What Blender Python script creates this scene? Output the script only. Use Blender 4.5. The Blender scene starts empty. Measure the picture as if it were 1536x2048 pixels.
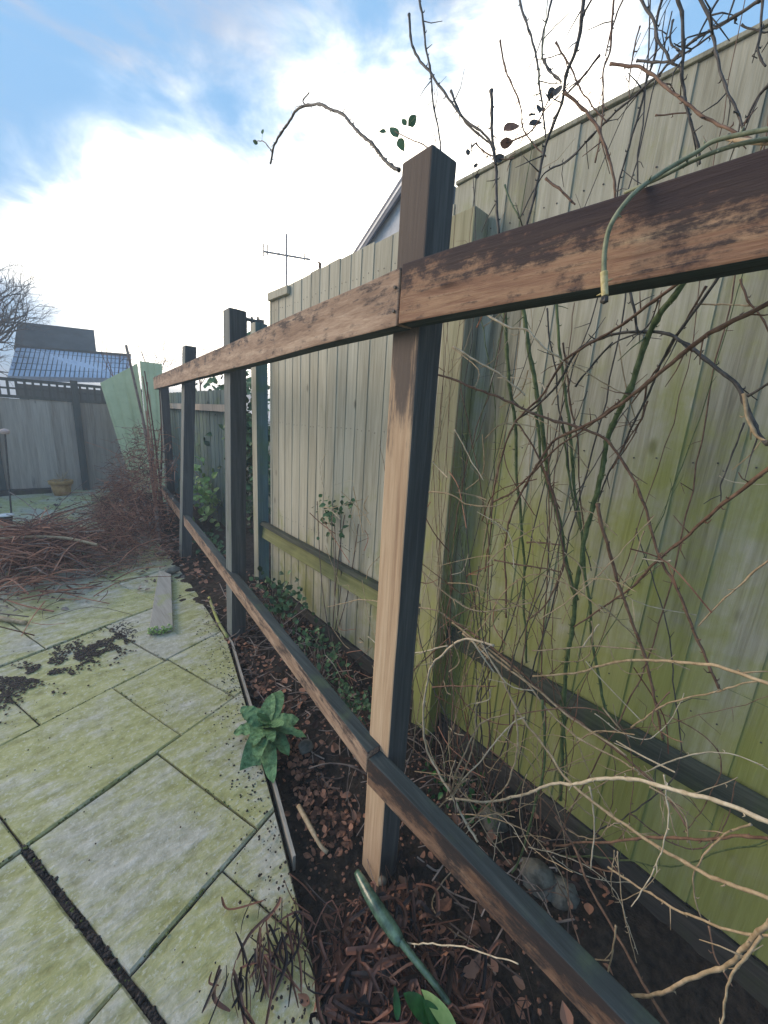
import bpy, math, random
from mathutils import Vector, Matrix, noise
random.seed(11)
SC = bpy.context.scene
COL = SC.collection
R = math.radians
# ---------------------------------------------------------------- camera
F = 767.0; EYE = Vector((0, 0, 1.3))
cZ = Vector((208, 3266, 767.0)).normalized()
cY = Vector((-690, 224, -767.0)); cY = (cY - cZ * cY.dot(cZ)).normalized()
cX = cY.cross(cZ)
ROT = Matrix((cX, cY, cZ))                 # camera vector -> world vector
cam = bpy.data.cameras.new('camera'); camo = bpy.data.objects.new('camera', cam); COL.objects.link(camo)
cam.sensor_fit = 'VERTICAL'; cam.sensor_height = 36; cam.lens = 36 * F / 2048; cam.clip_start = .01; cam.clip_end = 1000
camo.matrix_world = Matrix.Translation(EYE) @ ROT.to_4x4()
SC.camera = camo
# ---------------------------------------------------------------- exposure, sky, sun
SC.view_settings.view_transform = 'Standard'; SC.view_settings.look = 'None'
SC.view_settings.exposure = 0.78; SC.view_settings.gamma = 1
SUN_EL, SUN_AZ = 20, -34                   # azimuth from +Y towards +X
w = bpy.data.worlds.new('World'); SC.world = w; w.use_nodes = True
nt = w.node_tree; nt.nodes.clear()
def N(t, kind, **kw):
    n = t.nodes.new(kind)
    for k, v in kw.items():
        if k in n.inputs: n.inputs[k].default_value = v
        else: setattr(n, k, v)
    return n
def L(t, a, b): t.links.new(a, b)
def mth(t, op, a, b=None, c=None, clamp=False):
    n = t.nodes.new('ShaderNodeMath'); n.operation = op; n.use_clamp = clamp
    for i, x in enumerate((a, b, c)):
        if x is None: continue
        if isinstance(x, (int, float)): n.inputs[i].default_value = x
        else: t.links.new(x, n.inputs[i])
    return n.outputs[0]
def mixc(t, f, a, b, mode='MIX'):
    n = t.nodes.new('ShaderNodeMix'); n.data_type = 'RGBA'; n.blend_type = mode; n.clamp_factor = True
    for s, x in ((n.inputs[0], f), (n.inputs[6], a), (n.inputs[7], b)):
        if isinstance(x, (int, float)): s.default_value = x
        elif isinstance(x, tuple): s.default_value = (*x[:3], 1)
        else: t.links.new(x, s)
    return n.outputs[2]
def sstep(t, x, lo, hi):
    n = t.nodes.new('ShaderNodeMapRange'); n.interpolation_type = 'SMOOTHSTEP'
    t.links.new(x, n.inputs[0]); n.inputs[1].default_value = lo; n.inputs[2].default_value = hi
    return n.outputs[0]
sky = N(nt, 'ShaderNodeTexSky', sky_type='NISHITA', sun_disc=False, sun_elevation=R(SUN_EL), sun_rotation=R(SUN_AZ), air_density=1.0, dust_density=.6, ozone_density=2.0)
tc = N(nt, 'ShaderNodeTexCoord'); sep = N(nt, 'ShaderNodeSeparateXYZ'); L(nt, tc.outputs['Generated'], sep.inputs[0])
def lobe(vec, lo, hi):
    d = N(nt, 'ShaderNodeVectorMath', operation='DOT_PRODUCT'); L(nt, tc.outputs['Generated'], d.inputs[0]); d.inputs[1].default_value = vec
    return d.outputs['Value'], lo, hi
zz = mth(nt, 'MAXIMUM', sep.outputs[2], .02); zc = mth(nt, 'ADD', zz, .12)
pl = N(nt, 'ShaderNodeCombineXYZ'); L(nt, mth(nt, 'DIVIDE', sep.outputs[0], zc), pl.inputs[0]); L(nt, mth(nt, 'DIVIDE', sep.outputs[1], zc), pl.inputs[1])
mp = N(nt, 'ShaderNodeMapping'); L(nt, pl.outputs[0], mp.inputs[0]); mp.inputs['Rotation'].default_value = (0, 0, R(-35)); mp.inputs['Scale'].default_value = (.55, 1.5, 1); mp.inputs['Location'].default_value = (3.1, .7, 0)
nz = N(nt, 'ShaderNodeTexNoise', Scale=1.9, Detail=8.0, Roughness=.6, Distortion=.9); L(nt, mp.outputs[0], nz.inputs['Vector'])
nz2 = N(nt, 'ShaderNodeTexNoise', Scale=1.1, Detail=4.0, Roughness=.5); L(nt, pl.outputs[0], nz2.inputs['Vector'])
def pray(u, v): return (ROT @ Vector((u - 768, 1024 - v, -F))).normalized()
mpd = N(nt, 'ShaderNodeMapping'); L(nt, tc.outputs['Generated'], mpd.inputs[0]); mpd.inputs['Rotation'].default_value = (0, R(25), R(10)); mpd.inputs['Scale'].default_value = (1.0, 1.0, 2.2)
nzd = N(nt, 'ShaderNodeTexNoise', Scale=3.2, Detail=7.0, Roughness=.6, Distortion=.5); L(nt, mpd.outputs[0], nzd.inputs['Vector'])
gl = None
for (u, v, a0, a1) in ((430, 650, 25, 6), (740, 540, 24, 6), (1040, 470, 21, 6)):
    d = N(nt, 'ShaderNodeVectorMath', operation='DOT_PRODUCT'); L(nt, tc.outputs['Generated'], d.inputs[0]); d.inputs[1].default_value = pray(u, v)
    dd = mth(nt, 'ADD', d.outputs['Value'], mth(nt, 'MULTIPLY', mth(nt, 'SUBTRACT', nzd.outputs[0], .5), .10))
    s = sstep(nt, dd, math.cos(R(a0)), math.cos(R(a1)))
    gl = s if gl is None else mth(nt, 'MAXIMUM', gl, s)
cl = mth(nt, 'MULTIPLY', sstep(nt, mth(nt, 'ADD', mth(nt, 'MULTIPLY', nz.outputs[0], .5), mth(nt, 'MULTIPLY', nzd.outputs[0], .5)), .46, .72), sstep(nt, nz2.outputs[0], .36, .60))
skyc = mixc(nt, .94, sky.outputs[0], (1.5, 2.95, 4.8))
b1 = N(nt, 'ShaderNodeBackground', Strength=.12); L(nt, skyc, b1.inputs[0])
b2 = N(nt, 'ShaderNodeBackground', Strength=1.0)
L(nt, mixc(nt, gl, (.56, .43, .37), (.34, .47, .54)), b2.inputs[0])
b3 = N(nt, 'ShaderNodeBackground', Strength=2.6); b3.inputs[0].default_value = (1, .91, .76, 1)
ms = N(nt, 'ShaderNodeMixShader'); L(nt, mth(nt, 'MULTIPLY', cl, .8), ms.inputs[0]); L(nt, b1.outputs[0], ms.inputs[1]); L(nt, b2.outputs[0], ms.inputs[2])
ms2 = N(nt, 'ShaderNodeMixShader'); L(nt, mth(nt, 'POWER', gl, 2.6), ms2.inputs[0]); L(nt, ms.outputs[0], ms2.inputs[1]); L(nt, b3.outputs[0], ms2.inputs[2])
wo = N(nt, 'ShaderNodeOutputWorld'); L(nt, ms2.outputs[0], wo.inputs[0])
sd = bpy.data.lights.new('sun', 'SUN'); so = bpy.data.objects.new('sun', sd); COL.objects.link(so)
sd.energy = 2.3; sd.angle = R(38); sd.color = (1, .78, .56)
sv = Vector((math.sin(R(SUN_AZ)) * math.cos(R(SUN_EL)), math.cos(R(SUN_AZ)) * math.cos(R(SUN_EL)), math.sin(R(SUN_EL))))
so.rotation_euler = sv.to_track_quat('Z', 'Y').to_euler(); so.location = (-3, 5, 6)

# ---------------------------------------------------------------- pixel-ray helpers (give each traced thing its own real distance)
def PX(u, v, x): r = pray(u, v); return EYE + r * (x / r.x)
def PY(u, v, y): r = pray(u, v); return EYE + r * (y / r.y)
def PG(u, v, z): r = pray(u, v); return EYE + r * ((z - 1.3) / r.z)

# ---------------------------------------------------------------- object helpers
class MB:
    def __init__(s): s.v = []; s.f = []; s.m = []
    def add(s, vs, fs, mi=0):
        o = len(s.v); s.v += [Vector(p) for p in vs]
        for f in fs: s.f.append(tuple(i + o for i in f)); s.m.append(mi)
    def box(s, a, b, mi=0, jit=0):
        x0, y0, z0 = a; x1, y1, z1 = b
        vs = [(x, y, z) for z in (z0, z1) for y in (y0, y1) for x in (x0, x1)]
        if jit: vs = [tuple(c + random.uniform(-jit, jit) for c in p) for p in vs]
        s.add(vs, [(0, 2, 3, 1), (4, 5, 7, 6), (0, 1, 5, 4), (1, 3, 7, 5), (3, 2, 6, 7), (2, 0, 4, 6)], mi)
    def beam(s, p, q, side, up, w, h, mi=0, seg=1, jit=0):
        """box beam from p to q; side/up are unit vectors, the beam fills side*[0,w], up*[0,h]"""
        p, q, side, up = map(Vector, (p, q, side, up)); vs = []; fs = []
        for i in range(seg + 1):
            c = p.lerp(q, i / seg)
            for a, b in ((0, 0), (1, 0), (1, 1), (0, 1)):
                j = Vector([random.uniform(-jit, jit) for _ in range(3)]) if jit else Vector()
                vs.append(c + side * w * a + up * h * b + j)
        for i in range(seg):
            for k in range(4):
                fs.append((i * 4 + k, i * 4 + (k + 1) % 4, i * 4 + 4 + (k + 1) % 4, i * 4 + 4 + k))
        fs += [(3, 2, 1, 0), tuple(seg * 4 + k for k in range(4))]
        s.add(vs, fs, mi)
    def tube(s, pts, rad, n=6, mi=0, caps=True):
        pts = [Vector(p) for p in pts]; m = len(pts)
        if m < 2: return
        vs = []; fs = []; prev = None
        for i, p in enumerate(pts):
            t = (pts[min(i + 1, m - 1)] - pts[max(i - 1, 0)])
            t = t.normalized() if t.length > 1e-9 else Vector((0, 0, 1))
            if prev is None:
                a = t.orthogonal().normalized()
            else:
                a = prev - t * prev.dot(t); a = a.normalized() if a.length > 1e-6 else t.orthogonal().normalized()
            prev = a; b = t.cross(a); r = rad[i] if isinstance(rad, (list, tuple)) else rad
            for k in range(n):
                an = 2 * math.pi * k / n; vs.append(p + (a * math.cos(an) + b * math.sin(an)) * r)
        for i in range(m - 1):
            for k in range(n):
                fs.append((i * n + k, i * n + (k + 1) % n, (i + 1) * n + (k + 1) % n, (i + 1) * n + k))
        if caps: fs += [tuple(range(n))[::-1], tuple((m - 1) * n + k for k in range(n))]
        s.add(vs, fs, mi)
    def prism(s, poly, d, mi=0):
        """closed prism: polygon of 3-D points extruded by vector d"""
        n = len(poly); d = Vector(d); vs = [Vector(p) for p in poly] + [Vector(p) + d for p in poly]
        s.add(vs, [tuple(range(n))[::-1], tuple(range(n, 2 * n))] + [(i, (i + 1) % n, n + (i + 1) % n, n + i) for i in range(n)], mi)
    def build(s, name, mats, parent=None, smooth=False, bevel=0, base=None, recalc=True):
        me = bpy.data.meshes.new(name)
        off = Vector(base) if base is not None else (parent['_b'] if parent is not None and '_b' in parent else Vector())
        off = Vector(off)
        me.from_pydata([tuple(p - off) for p in s.v], [], s.f); me.update()
        for m in (mats if isinstance(mats, (list, tuple)) else [mats]): me.materials.append(m)
        if len(me.materials) > 1: me.polygons.foreach_set('material_index', s.m)
        if smooth: me.polygons.foreach_set('use_smooth', [True] * len(me.polygons))
        if recalc:
            import bmesh
            bm = bmesh.new(); bm.from_mesh(me); bmesh.ops.recalc_face_normals(bm, faces=bm.faces); bm.to_mesh(me); bm.free()
        o = bpy.data.objects.new(name, me); COL.objects.link(o)
        if parent is not None: o.parent = parent
        else: o.location = off
        if bevel:
            b = o.modifiers.new('bevel', 'BEVEL'); b.width = bevel; b.segments = 2; b.limit_method = 'ANGLE'
        return o
def tag(o, label=None, cat=None, group=None, kind=None):
    for k, v in (('label', label), ('category', cat), ('group', group), ('kind', kind)):
        if v: o[k] = v
    return o
def thing(name, base, label, cat, group=None):
    o = bpy.data.objects.new(name, None); COL.objects.link(o); o.location = base; o.empty_display_size = .05
    o['_b'] = Vector(base); return tag(o, label, cat, group)
def smooth_pts(P, k=5):
    P = [Vector(p) for p in P]; out = []
    for i in range(len(P) - 1):
        a = P[max(i - 1, 0)]; b = P[i]; c = P[i + 1]; d = P[min(i + 2, len(P) - 1)]
        for j in range(k):
            t = j / k
            out.append(.5 * ((2 * b) + (c - a) * t + (2 * a - 5 * b + 4 * c - d) * t * t + (3 * b - a - 3 * c + d) * t ** 3))
    out.append(P[-1]); return out

# ---------------------------------------------------------------- materials
def newmat(name):
    m = bpy.data.materials.new(name); m.use_nodes = True; t = m.node_tree; b = t.nodes['Principled BSDF']
    return m, t, b
def coords(t, scale, kind='Object', rot=(0, 0, 0)):
    c = t.nodes.new('ShaderNodeTexCoord'); mpp = t.nodes.new('ShaderNodeMapping'); mpp.inputs['Scale'].default_value = scale; mpp.inputs['Rotation'].default_value = rot
    t.links.new(c.outputs[kind], mpp.inputs[0]); return mpp.outputs[0]
def noise_n(t, vec, scale, detail=5, rough=.6, dist=0):
    n = N(t, 'ShaderNodeTexNoise', Scale=scale, Detail=detail, Roughness=rough, Distortion=dist); L(t, vec, n.inputs['Vector']); return n.outputs[0]
def ramp(t, f, stops):
    n = t.nodes.new('ShaderNodeValToRGB'); L(t, f, n.inputs[0]); e = n.color_ramp.elements
    while len(e) < len(stops): e.new(.5)
    for q, (p, c) in zip(e, stops): q.position = p; q.color = (*c, 1)
    return n.outputs[0]
def bump(t, b, h, strength=.3, dist=.004):
    n = t.nodes.new('ShaderNodeBump'); n.inputs['Strength'].default_value = strength; n.inputs['Distance'].default_value = dist
    L(t, h, n.inputs['Height']); L(t, n.outputs[0], b.inputs['Normal'])
def wood(name, stops, axis='Z', green=None, green_lo=None, stain=None, stain_th=(.5, .62), rough=.8, island=.35, gscale=1.0, stain_scale=(3, 3, 1), gth=(.42, .62), bstr=.5, spec=.3, topdirt=None):
    m, t, b = newmat(name)
    fine = {'Z': (60, 60, 2.2), 'Y': (60, 2.2, 60), 'X': (2.2, 60, 60)}[axis]; mid = {'Z': (14, 14, .8), 'Y': (14, .8, 14), 'X': (.8, 14, 14)}[axis]
    g1 = noise_n(t, coords(t, fine), 2 * gscale, 6, .7, .4); g2 = noise_n(t, coords(t, mid), 2, 4, .6, .6)
    f = mth(t, 'ADD', mth(t, 'MULTIPLY', g1, .5), mth(t, 'MULTIPLY', g2, .5))
    geo = t.nodes.new('ShaderNodeNewGeometry')
    f = mth(t, 'ADD', f, mth(t, 'MULTIPLY', mth(t, 'SUBTRACT', geo.outputs['Random Per Island'], .5), island * .5))
    col = ramp(t, f, stops)
    blot = noise_n(t, coords(t, (1, 1, 1)), 9, 5, .65, .2)
    if stain:
        s = noise_n(t, coords(t, stain_scale), 1.7, 9, .74, .15)
        s = mth(t, 'ADD', mth(t, 'MULTIPLY', s, .62), mth(t, 'MULTIPLY', g1, .38))
        if topdirt:          # dirt caught along the upper edge of a board and blotching down from it
            c = t.nodes.new('ShaderNodeTexCoord'); sp = t.nodes.new('ShaderNodeSeparateXYZ'); L(t, c.outputs['Generated'], sp.inputs[0])
            z = N(t, 'ShaderNodeMapRange'); L(t, sp.outputs[2], z.inputs[0]); z.inputs[1].default_value = .35; z.inputs[2].default_value = 1.0; z.inputs[3].default_value = topdirt[0]; z.inputs[4].default_value = topdirt[1]
            s = mth(t, 'ADD', s, z.outputs[0])
            if len(topdirt) > 2:
                z2 = N(t, 'ShaderNodeMapRange'); L(t, sp.outputs[1], z2.inputs[0]); z2.inputs[1].default_value = .58; z2.inputs[2].default_value = .95; z2.inputs[3].default_value = topdirt[2]; z2.inputs[4].default_value = 0
                s = mth(t, 'ADD', s, z2.outputs[0])
        col = mixc(t, mth(t, 'MULTIPLY', sstep(t, s, *stain_th), .92), col, stain)
    vo = t.nodes.new('ShaderNodeTexVoronoi'); vo.inputs['Scale'].default_value = 1
    L(t, coords(t, {'Z': (8, 8, 3.6), 'Y': (8, 3.6, 14), 'X': (3.6, 8, 8)}[axis]), vo.inputs['Vector'])
    vs_ = t.nodes.new('ShaderNodeSeparateColor'); L(t, vo.outputs['Color'], vs_.inputs[0])
    kn = mth(t, 'MULTIPLY', mth(t, 'SUBTRACT', 1, sstep(t, mth(t, 'ADD', vo.outputs['Distance'], mth(t, 'MULTIPLY', g1, .06)), .06, .15)), sstep(t, vs_.outputs[0], .5, .56))
    col = mixc(t, mth(t, 'MULTIPLY', kn, .7), col, tuple(c_ * .45 for c_ in stops[0][1]))
    if green:
        s = mth(t, 'ADD', mth(t, 'MULTIPLY', noise_n(t, coords(t, (2.2, 2.2, .8)), 2.1, 7, .68, .4), .62), mth(t, 'MULTIPLY', blot, .38))
        if green_lo:
            c = t.nodes.new('ShaderNodeTexCoord'); sp = t.nodes.new('ShaderNodeSeparateXYZ'); L(t, c.outputs['Object'], sp.inputs[0])
            z = N(t, 'ShaderNodeMapRange'); L(t, sp.outputs[2], z.inputs[0]); z.inputs[1].default_value = green_lo[0]; z.inputs[2].default_value = green_lo[1]; z.inputs[3].default_value = .22; z.inputs[4].default_value = -.10
            s = mth(t, 'ADD', s, z.outputs[0])
        s = mth(t, 'MULTIPLY', sstep(t, s, *gth), .8)
        gcol = mixc(t, g1, green, tuple(x * 1.7 for x in green))
        col = mixc(t, s, col, gcol)
    L(t, col, b.inputs['Base Color']); b.inputs['Roughness'].default_value = rough; b.inputs['Specular IOR Level'].default_value = spec
    bump(t, b, mth(t, 'ADD', g1, mth(t, 'MULTIPLY', blot, .5)), bstr, .003)
    return m
def plain(name, c1, c2, scale=20, rough=.8, bs=.3, bd=.003, island=0, spec=.3, sc=(1, 1, 1), lo=.35, hi=.65, trans=0):
    m, t, b = newmat(name); f = noise_n(t, coords(t, sc), scale, 6, .65)
    ff = f
    if island:
        g = t.nodes.new('ShaderNodeNewGeometry'); ff = mth(t, 'ADD', f, mth(t, 'MULTIPLY', mth(t, 'SUBTRACT', g.outputs['Random Per Island'], .5), island))
    L(t, ramp(t, ff, [(lo, c1), (hi, c2)]), b.inputs['Base Color']); b.inputs['Roughness'].default_value = rough; b.inputs['Specular IOR Level'].default_value = spec
    bump(t, b, f, bs, bd)
    return m
M = {}
M['board'] = wood('weathered_board', [(.30, (.16, .15, .11)), (.47, (.33, .32, .245)), (.60, (.44, .43, .345)), (.74, (.54, .53, .44))], 'Z', green=(.205, .225, .042), green_lo=(-.25, 1.9), stain=(.12, .11, .085), stain_th=(.58, .72), stain_scale=(5, 5, .7), gth=(.40, .66), island=.4)
M['board2'] = wood('pale_weathered_board', [(.30, (.26, .24, .18)), (.48, (.43, .41, .32)), (.62, (.53, .51, .41)), (.75, (.60, .58, .48))], 'Z', green=(.19, .20, .05), green_lo=(-.6, 1.0), stain=(.2, .18, .14), stain_th=(.6, .75), stain_scale=(5, 5, .7), gth=(.46, .70), island=.3)
M['limepost'] = wood('lime_algae_post', [(.3, (.20, .19, .11)), (.5, (.34, .32, .20)), (.7, (.44, .41, .29))], 'Z', green=(.25, .27, .065), green_lo=(-.5, 1.3), gth=(.42, .64), island=0)
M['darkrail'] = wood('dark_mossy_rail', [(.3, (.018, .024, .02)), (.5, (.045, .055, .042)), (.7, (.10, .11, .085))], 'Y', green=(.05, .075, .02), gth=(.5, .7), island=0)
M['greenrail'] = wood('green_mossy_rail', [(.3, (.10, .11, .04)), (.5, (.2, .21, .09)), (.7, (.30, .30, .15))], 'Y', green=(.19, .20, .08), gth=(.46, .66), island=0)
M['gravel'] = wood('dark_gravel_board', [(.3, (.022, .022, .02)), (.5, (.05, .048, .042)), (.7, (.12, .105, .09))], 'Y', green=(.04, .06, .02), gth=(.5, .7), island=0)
M['rail'] = wood('worn_brown_rail', [(.3, (.12, .075, .055)), (.46, (.30, .20, .14)), (.58, (.46, .33, .24)), (.72, (.60, .48, .36))], 'Y', stain=(.04, .032, .036), stain_th=(.50, .62), stain_scale=(9, 5, 14), island=0, bstr=.7, topdirt=(-.02, .08))
M['railnear'] = wood('mottled_brown_rail', [(.3, (.12, .06, .04)), (.46, (.29, .16, .10)), (.58, (.45, .28, .17)), (.72, (.60, .46, .28))], 'Y', stain=(.035, .028, .034), stain_th=(.45, .58), stain_scale=(16, 9, 16), island=0, bstr=.9, topdirt=(-.07, .13, .08))
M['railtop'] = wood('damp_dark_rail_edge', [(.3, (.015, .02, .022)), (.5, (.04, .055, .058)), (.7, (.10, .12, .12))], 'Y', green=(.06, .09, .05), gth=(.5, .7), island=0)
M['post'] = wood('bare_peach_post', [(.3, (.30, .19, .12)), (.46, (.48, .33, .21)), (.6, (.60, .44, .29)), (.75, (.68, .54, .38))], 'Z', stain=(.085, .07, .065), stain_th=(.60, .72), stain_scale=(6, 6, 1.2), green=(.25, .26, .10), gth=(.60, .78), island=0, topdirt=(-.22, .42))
M['raillow'] = wood('dark_weathered_lower_rail', [(.3, (.06, .03, .02)), (.46, (.17, .095, .06)), (.58, (.32, .20, .13)), (.72, (.50, .39, .27))], 'Y', stain=(.022, .021, .024), stain_th=(.44, .57), stain_scale=(14, 7, 12), island=0, bstr=.9, topdirt=(-.02, .12))
M['postside'] = wood('stain_and_shade_post_side', [(.3, (.035, .038, .038)), (.5, (.075, .082, .082)), (.7, (.15, .155, .15))], 'Z', green=(.06, .08, .06), gth=(.56, .72), island=0)  # side faces darker than the front: some stain, some shade put into the colour
M['bluepost'] = wood('bluish_lichen_post', [(.3, (.09, .10, .095)), (.5, (.165, .18, .175)), (.7, (.28, .30, .285))], 'Z', green=(.13, .18, .11), gth=(.5, .7), island=0)
M['fargrey'] = wood('silver_grey_fence_board', [(.3, (.25, .205, .165)), (.5, (.42, .365, .31)), (.7, (.56, .50, .43))], 'Z', stain=(.11, .09, .085), stain_th=(.55, .7), island=.4)
M['trellis'] = wood('dark_trellis', [(.3, (.05, .055, .05)), (.6, (.11, .12, .11))], 'Z', island=.2)
M['teal'] = wood('blue_green_board', [(.3, (.06, .10, .10)), (.5, (.11, .17, .17)), (.7, (.19, .26, .25))], 'Z', green=(.08, .13, .06), gth=(.46, .66), island=.4)
M['palegreen'] = plain('pale_green_paint', (.52, .56, .32), (.62, .66, .40), 6, .6, .2)
M['plank'] = wood('grey_plank', [(.3, (.22, .20, .17)), (.5, (.36, .335, .29)), (.7, (.46, .43, .38))], 'Y', green=(.22, .26, .06), gth=(.52, .7), island=0)
def slab_mat():
    m, t, b = newmat('algae_paving'); c = coords(t, (1, 1, 1))
    a = noise_n(t, c, 2.6, 6, .62, .4); f = noise_n(t, c, 26, 7, .72); sp = noise_n(t, c, 110, 4, .7); w2 = noise_n(t, coords(t, (1, 3, 1), rot=(0, 0, R(-24))), 7, 6, .7, .3)
    geo = t.nodes.new('ShaderNodeNewGeometry')
    stone = ramp(t, mth(t, 'ADD', mth(t, 'MULTIPLY', f, .6), mth(t, 'MULTIPLY', w2, .4)), [(.33, (.22, .215, .16)), (.5, (.41, .40, .32)), (.66, (.62, .60, .52))])
    algae = ramp(t, mth(t, 'ADD', mth(t, 'MULTIPLY', f, .5), mth(t, 'MULTIPLY', w2, .5)), [(.33, (.20, .20, .07)), (.5, (.385, .385, .165)), (.68, (.56, .545, .30))])
    k = mth(t, 'ADD', mth(t, 'ADD', mth(t, 'MULTIPLY', a, .62), mth(t, 'MULTIPLY', w2, .38)), mth(t, 'MULTIPLY', mth(t, 'SUBTRACT', geo.outputs['Random Per Island'], .5), .09))
    col = mixc(t, sstep(t, k, .43, .60), algae, stone)
    dk = mth(t, 'ADD', mth(t, 'MULTIPLY', sp, .55), mth(t, 'MULTIPLY', f, .45))
    col = mixc(t, mth(t, 'MULTIPLY', sstep(t, dk, .58, .69), .6), col, (.08, .08, .05))
    lt = noise_n(t, c, 75, 5, .75); col = mixc(t, mth(t, 'MULTIPLY', sstep(t, lt, .52, .66), .45), col, (.66, .67, .62))
    L(t, col, b.inputs['Base Color']); b.inputs['Roughness'].default_value = .72; b.inputs['Specular IOR Level'].default_value = .35
    bump(t, b, mth(t, 'ADD', f, mth(t, 'MULTIPLY', w2, 1.5)), .6, .006); return m
M['slab'] = slab_mat()
M['soil'] = plain('damp_soil', (.010, .009, .008), (.055, .042, .032), 45, .95, 1.0, .02)
M['ground'] = plain('earth', (.03, .035, .02), (.08, .08, .045), 3, .95, .6, .02)
M['moss'] = plain('black_moss', (.012, .012, .012), (.075, .06, .055), 60, .95, 1, .01)
M['leaf'] = plain('fallen_leaf', (.05, .025, .018), (.36, .18, .115), 30, .75, .3, .003, island=.75)
M['strap'] = plain('dead_strap_leaf', (.012, .008, .009), (.17, .075, .05), 14, .55, .3, .003, island=.7, spec=.4)
M['twigred'] = plain('red_brown_twig', (.12, .05, .035), (.42, .21, .14), 12, .8, .3, .002, island=.7)
M['twiggrey'] = plain('grey_brown_twig', (.11, .08, .07), (.34, .27, .23), 12, .85, .3, .002, island=.6)
M['canedark'] = plain('dark_rose_cane', (.035, .035, .035), (.12, .11, .10), 60, .6, .6, .003)
M['canebrown'] = plain('brown_rose_cane', (.10, .055, .04), (.24, .15, .10), 50, .65, .5, .002)
M['canegreen'] = plain('green_rose_cane', (.05, .08, .03), (.15, .20, .085), 50, .5, .4, .002)
M['canetan'] = plain('dry_tan_cane', (.26, .19, .11), (.48, .38, .25), 60, .7, .5, .002)
M['canepale'] = plain('pale_dry_cane', (.40, .33, .22), (.62, .55, .42), 60, .7, .4, .002)
M['canepg'] = plain('weathered_green_cane', (.13, .155, .09), (.30, .32, .20), 50, .5, .4, .002)
M['caneend'] = plain('cut_cane_end', (.45, .38, .16), (.70, .62, .38), 90, .7, .4, .002)
M['plant'] = plain('blue_green_leaf', (.045, .12, .04), (.17, .33, .15), 55, .6, 1.0, .008, spec=.35, island=.5)
M['ivy'] = plain('ivy_leaf', (.03, .07, .03), (.12, .22, .09), 20, .5, .3, .002, island=.6)
M['lime'] = plain('lime_leaf', (.16, .28, .06), (.40, .52, .20), 14, .5, .3, .002, island=.5)
M['darkgreen'] = plain('dark_green_leaf', (.012, .06, .012), (.04, .17, .035), 20, .4, .3, .002)
M['tubeg'] = plain('glossy_green_stalk', (.02, .05, .035), (.11, .20, .13), 40, .22, .3, .002, spec=.7)
M['stone'] = plain('rough_stone', (.07, .07, .06), (.24, .23, .19), 22, .9, .8, .01)
M['bark'] = plain('bare_tree_bark', (.10, .09, .085), (.20, .18, .17), 12, .9, .4, .004)
M['slate'] = plain('blue_slate_roof', (.32, .42, .56), (.48, .58, .72), 5, .5, .3, .01, sc=(6, 1, 1), spec=.5)
M['darkroof'] = plain('dark_felt_roof', (.045, .06, .065), (.085, .105, .11), 3, .9, .3, .01)
M['render'] = plain('pale_render', (.55, .56, .58), (.68, .69, .70), 12, .9, .2)
M['fascia'] = plain('dark_bargeboard', (.06, .08, .12), (.10, .13, .18), 12, .6, .2)
M['white'] = plain('white_plastic', (.7, .7, .7), (.82, .82, .82), 12, .4, .1)
M['black'] = plain('black_plastic', (.015, .015, .018), (.03, .03, .035), 12, .4, .1)
M['metal'] = plain('aerial_metal', (.18, .17, .17), (.28, .27, .27), 30, .5, .1)
M['pot'] = plain('ochre_pot', (.36, .20, .07), (.55, .34, .15), 16, .8, .3)
M['pink'] = plain('pinkish_cap', (.50, .36, .32), (.68, .52, .46), 16, .7, .3)

# ---------------------------------------------------------------- ground, bed and patio
mb = MB(); S = 150; mb.add([(-S, -S, -.16), (S, -S, -.16), (S, S, -.16), (-S, S, -.16)], [(0, 1, 2, 3)])
tag(mb.build('ground', M['ground']), kind='structure')
def bedz(x, y):
    n = noise.fractal(Vector((x * 4, y * 4, 1.3)), 1.0, 2.0, 4) * .022
    n += noise.fractal(Vector((x * 16, y * 16, 5.3)), 1.0, 2.0, 3) * .010
    s = min(max((x - .55) / .6, 0), 1)
    return -.030 + n + s * (.02 if y < 1.2 else .02 + .05 * min((y - 1.2), 1)) - (.045 if (x < .72 and y < 2) else 0) * max(0, 1 - abs(x - .6) * 3)
mb = MB(); nx, ny = 150, 380; x0, x1, y0, y1 = .0, 2.2, -1.2, 7.0
vs = [(x0 + (x1 - x0) * i / nx, y0 + (y1 - y0) * j / ny, 0) for j in range(ny + 1) for i in range(nx + 1)]
vs = [(x, y, bedz(x, y)) for x, y, _ in vs]
mb.add(vs, [(j * (nx + 1) + i, j * (nx + 1) + i + 1, (j + 1) * (nx + 1) + i + 1, (j + 1) * (nx + 1) + i) for j in range(ny) for i in range(nx)])
tag(mb.build('soil_bed', M['soil'], smooth=True, recalc=False), kind='structure')

TH = R(20); e1 = Vector((math.cos(TH), math.sin(TH), 0)); e2 = Vector((-math.sin(TH), math.cos(TH), 0))
EDGE = [Vector((.77, 7.5, 0)), Vector((.735, 3.0, 0)), Vector((.68, 2.02, 0)), Vector((.578, 1.54, 0)), Vector((.497, 1.135, 0)), Vector((.40, .72, 0)), Vector((.18, -.2, 0)), Vector((-.16, -1.6, 0))]
def clip(poly, a, b):            # keep the part left (x smaller) of line a->b going downwards in y
    d = b - a; out = []
    sd_ = lambda p: (p - a).x * d.y - (p - a).y * d.x     # >0 : patio side
    n = len(poly)
    for i in range(n):
        p, q = poly[i], poly[(i + 1) % n]; sp_, sq = sd_(p), sd_(q)
        if sp_ >= 0: out.append(p)
        if (sp_ >= 0) != (sq >= 0): out.append(p.lerp(q, sp_ / (sp_ - sq)))
    return out
def patio_clip(poly):
    for a, b in zip(EDGE, EDGE[1:]):
        poly = clip(poly, a, b)
        if len(poly) < 3: return []
    return poly
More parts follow.
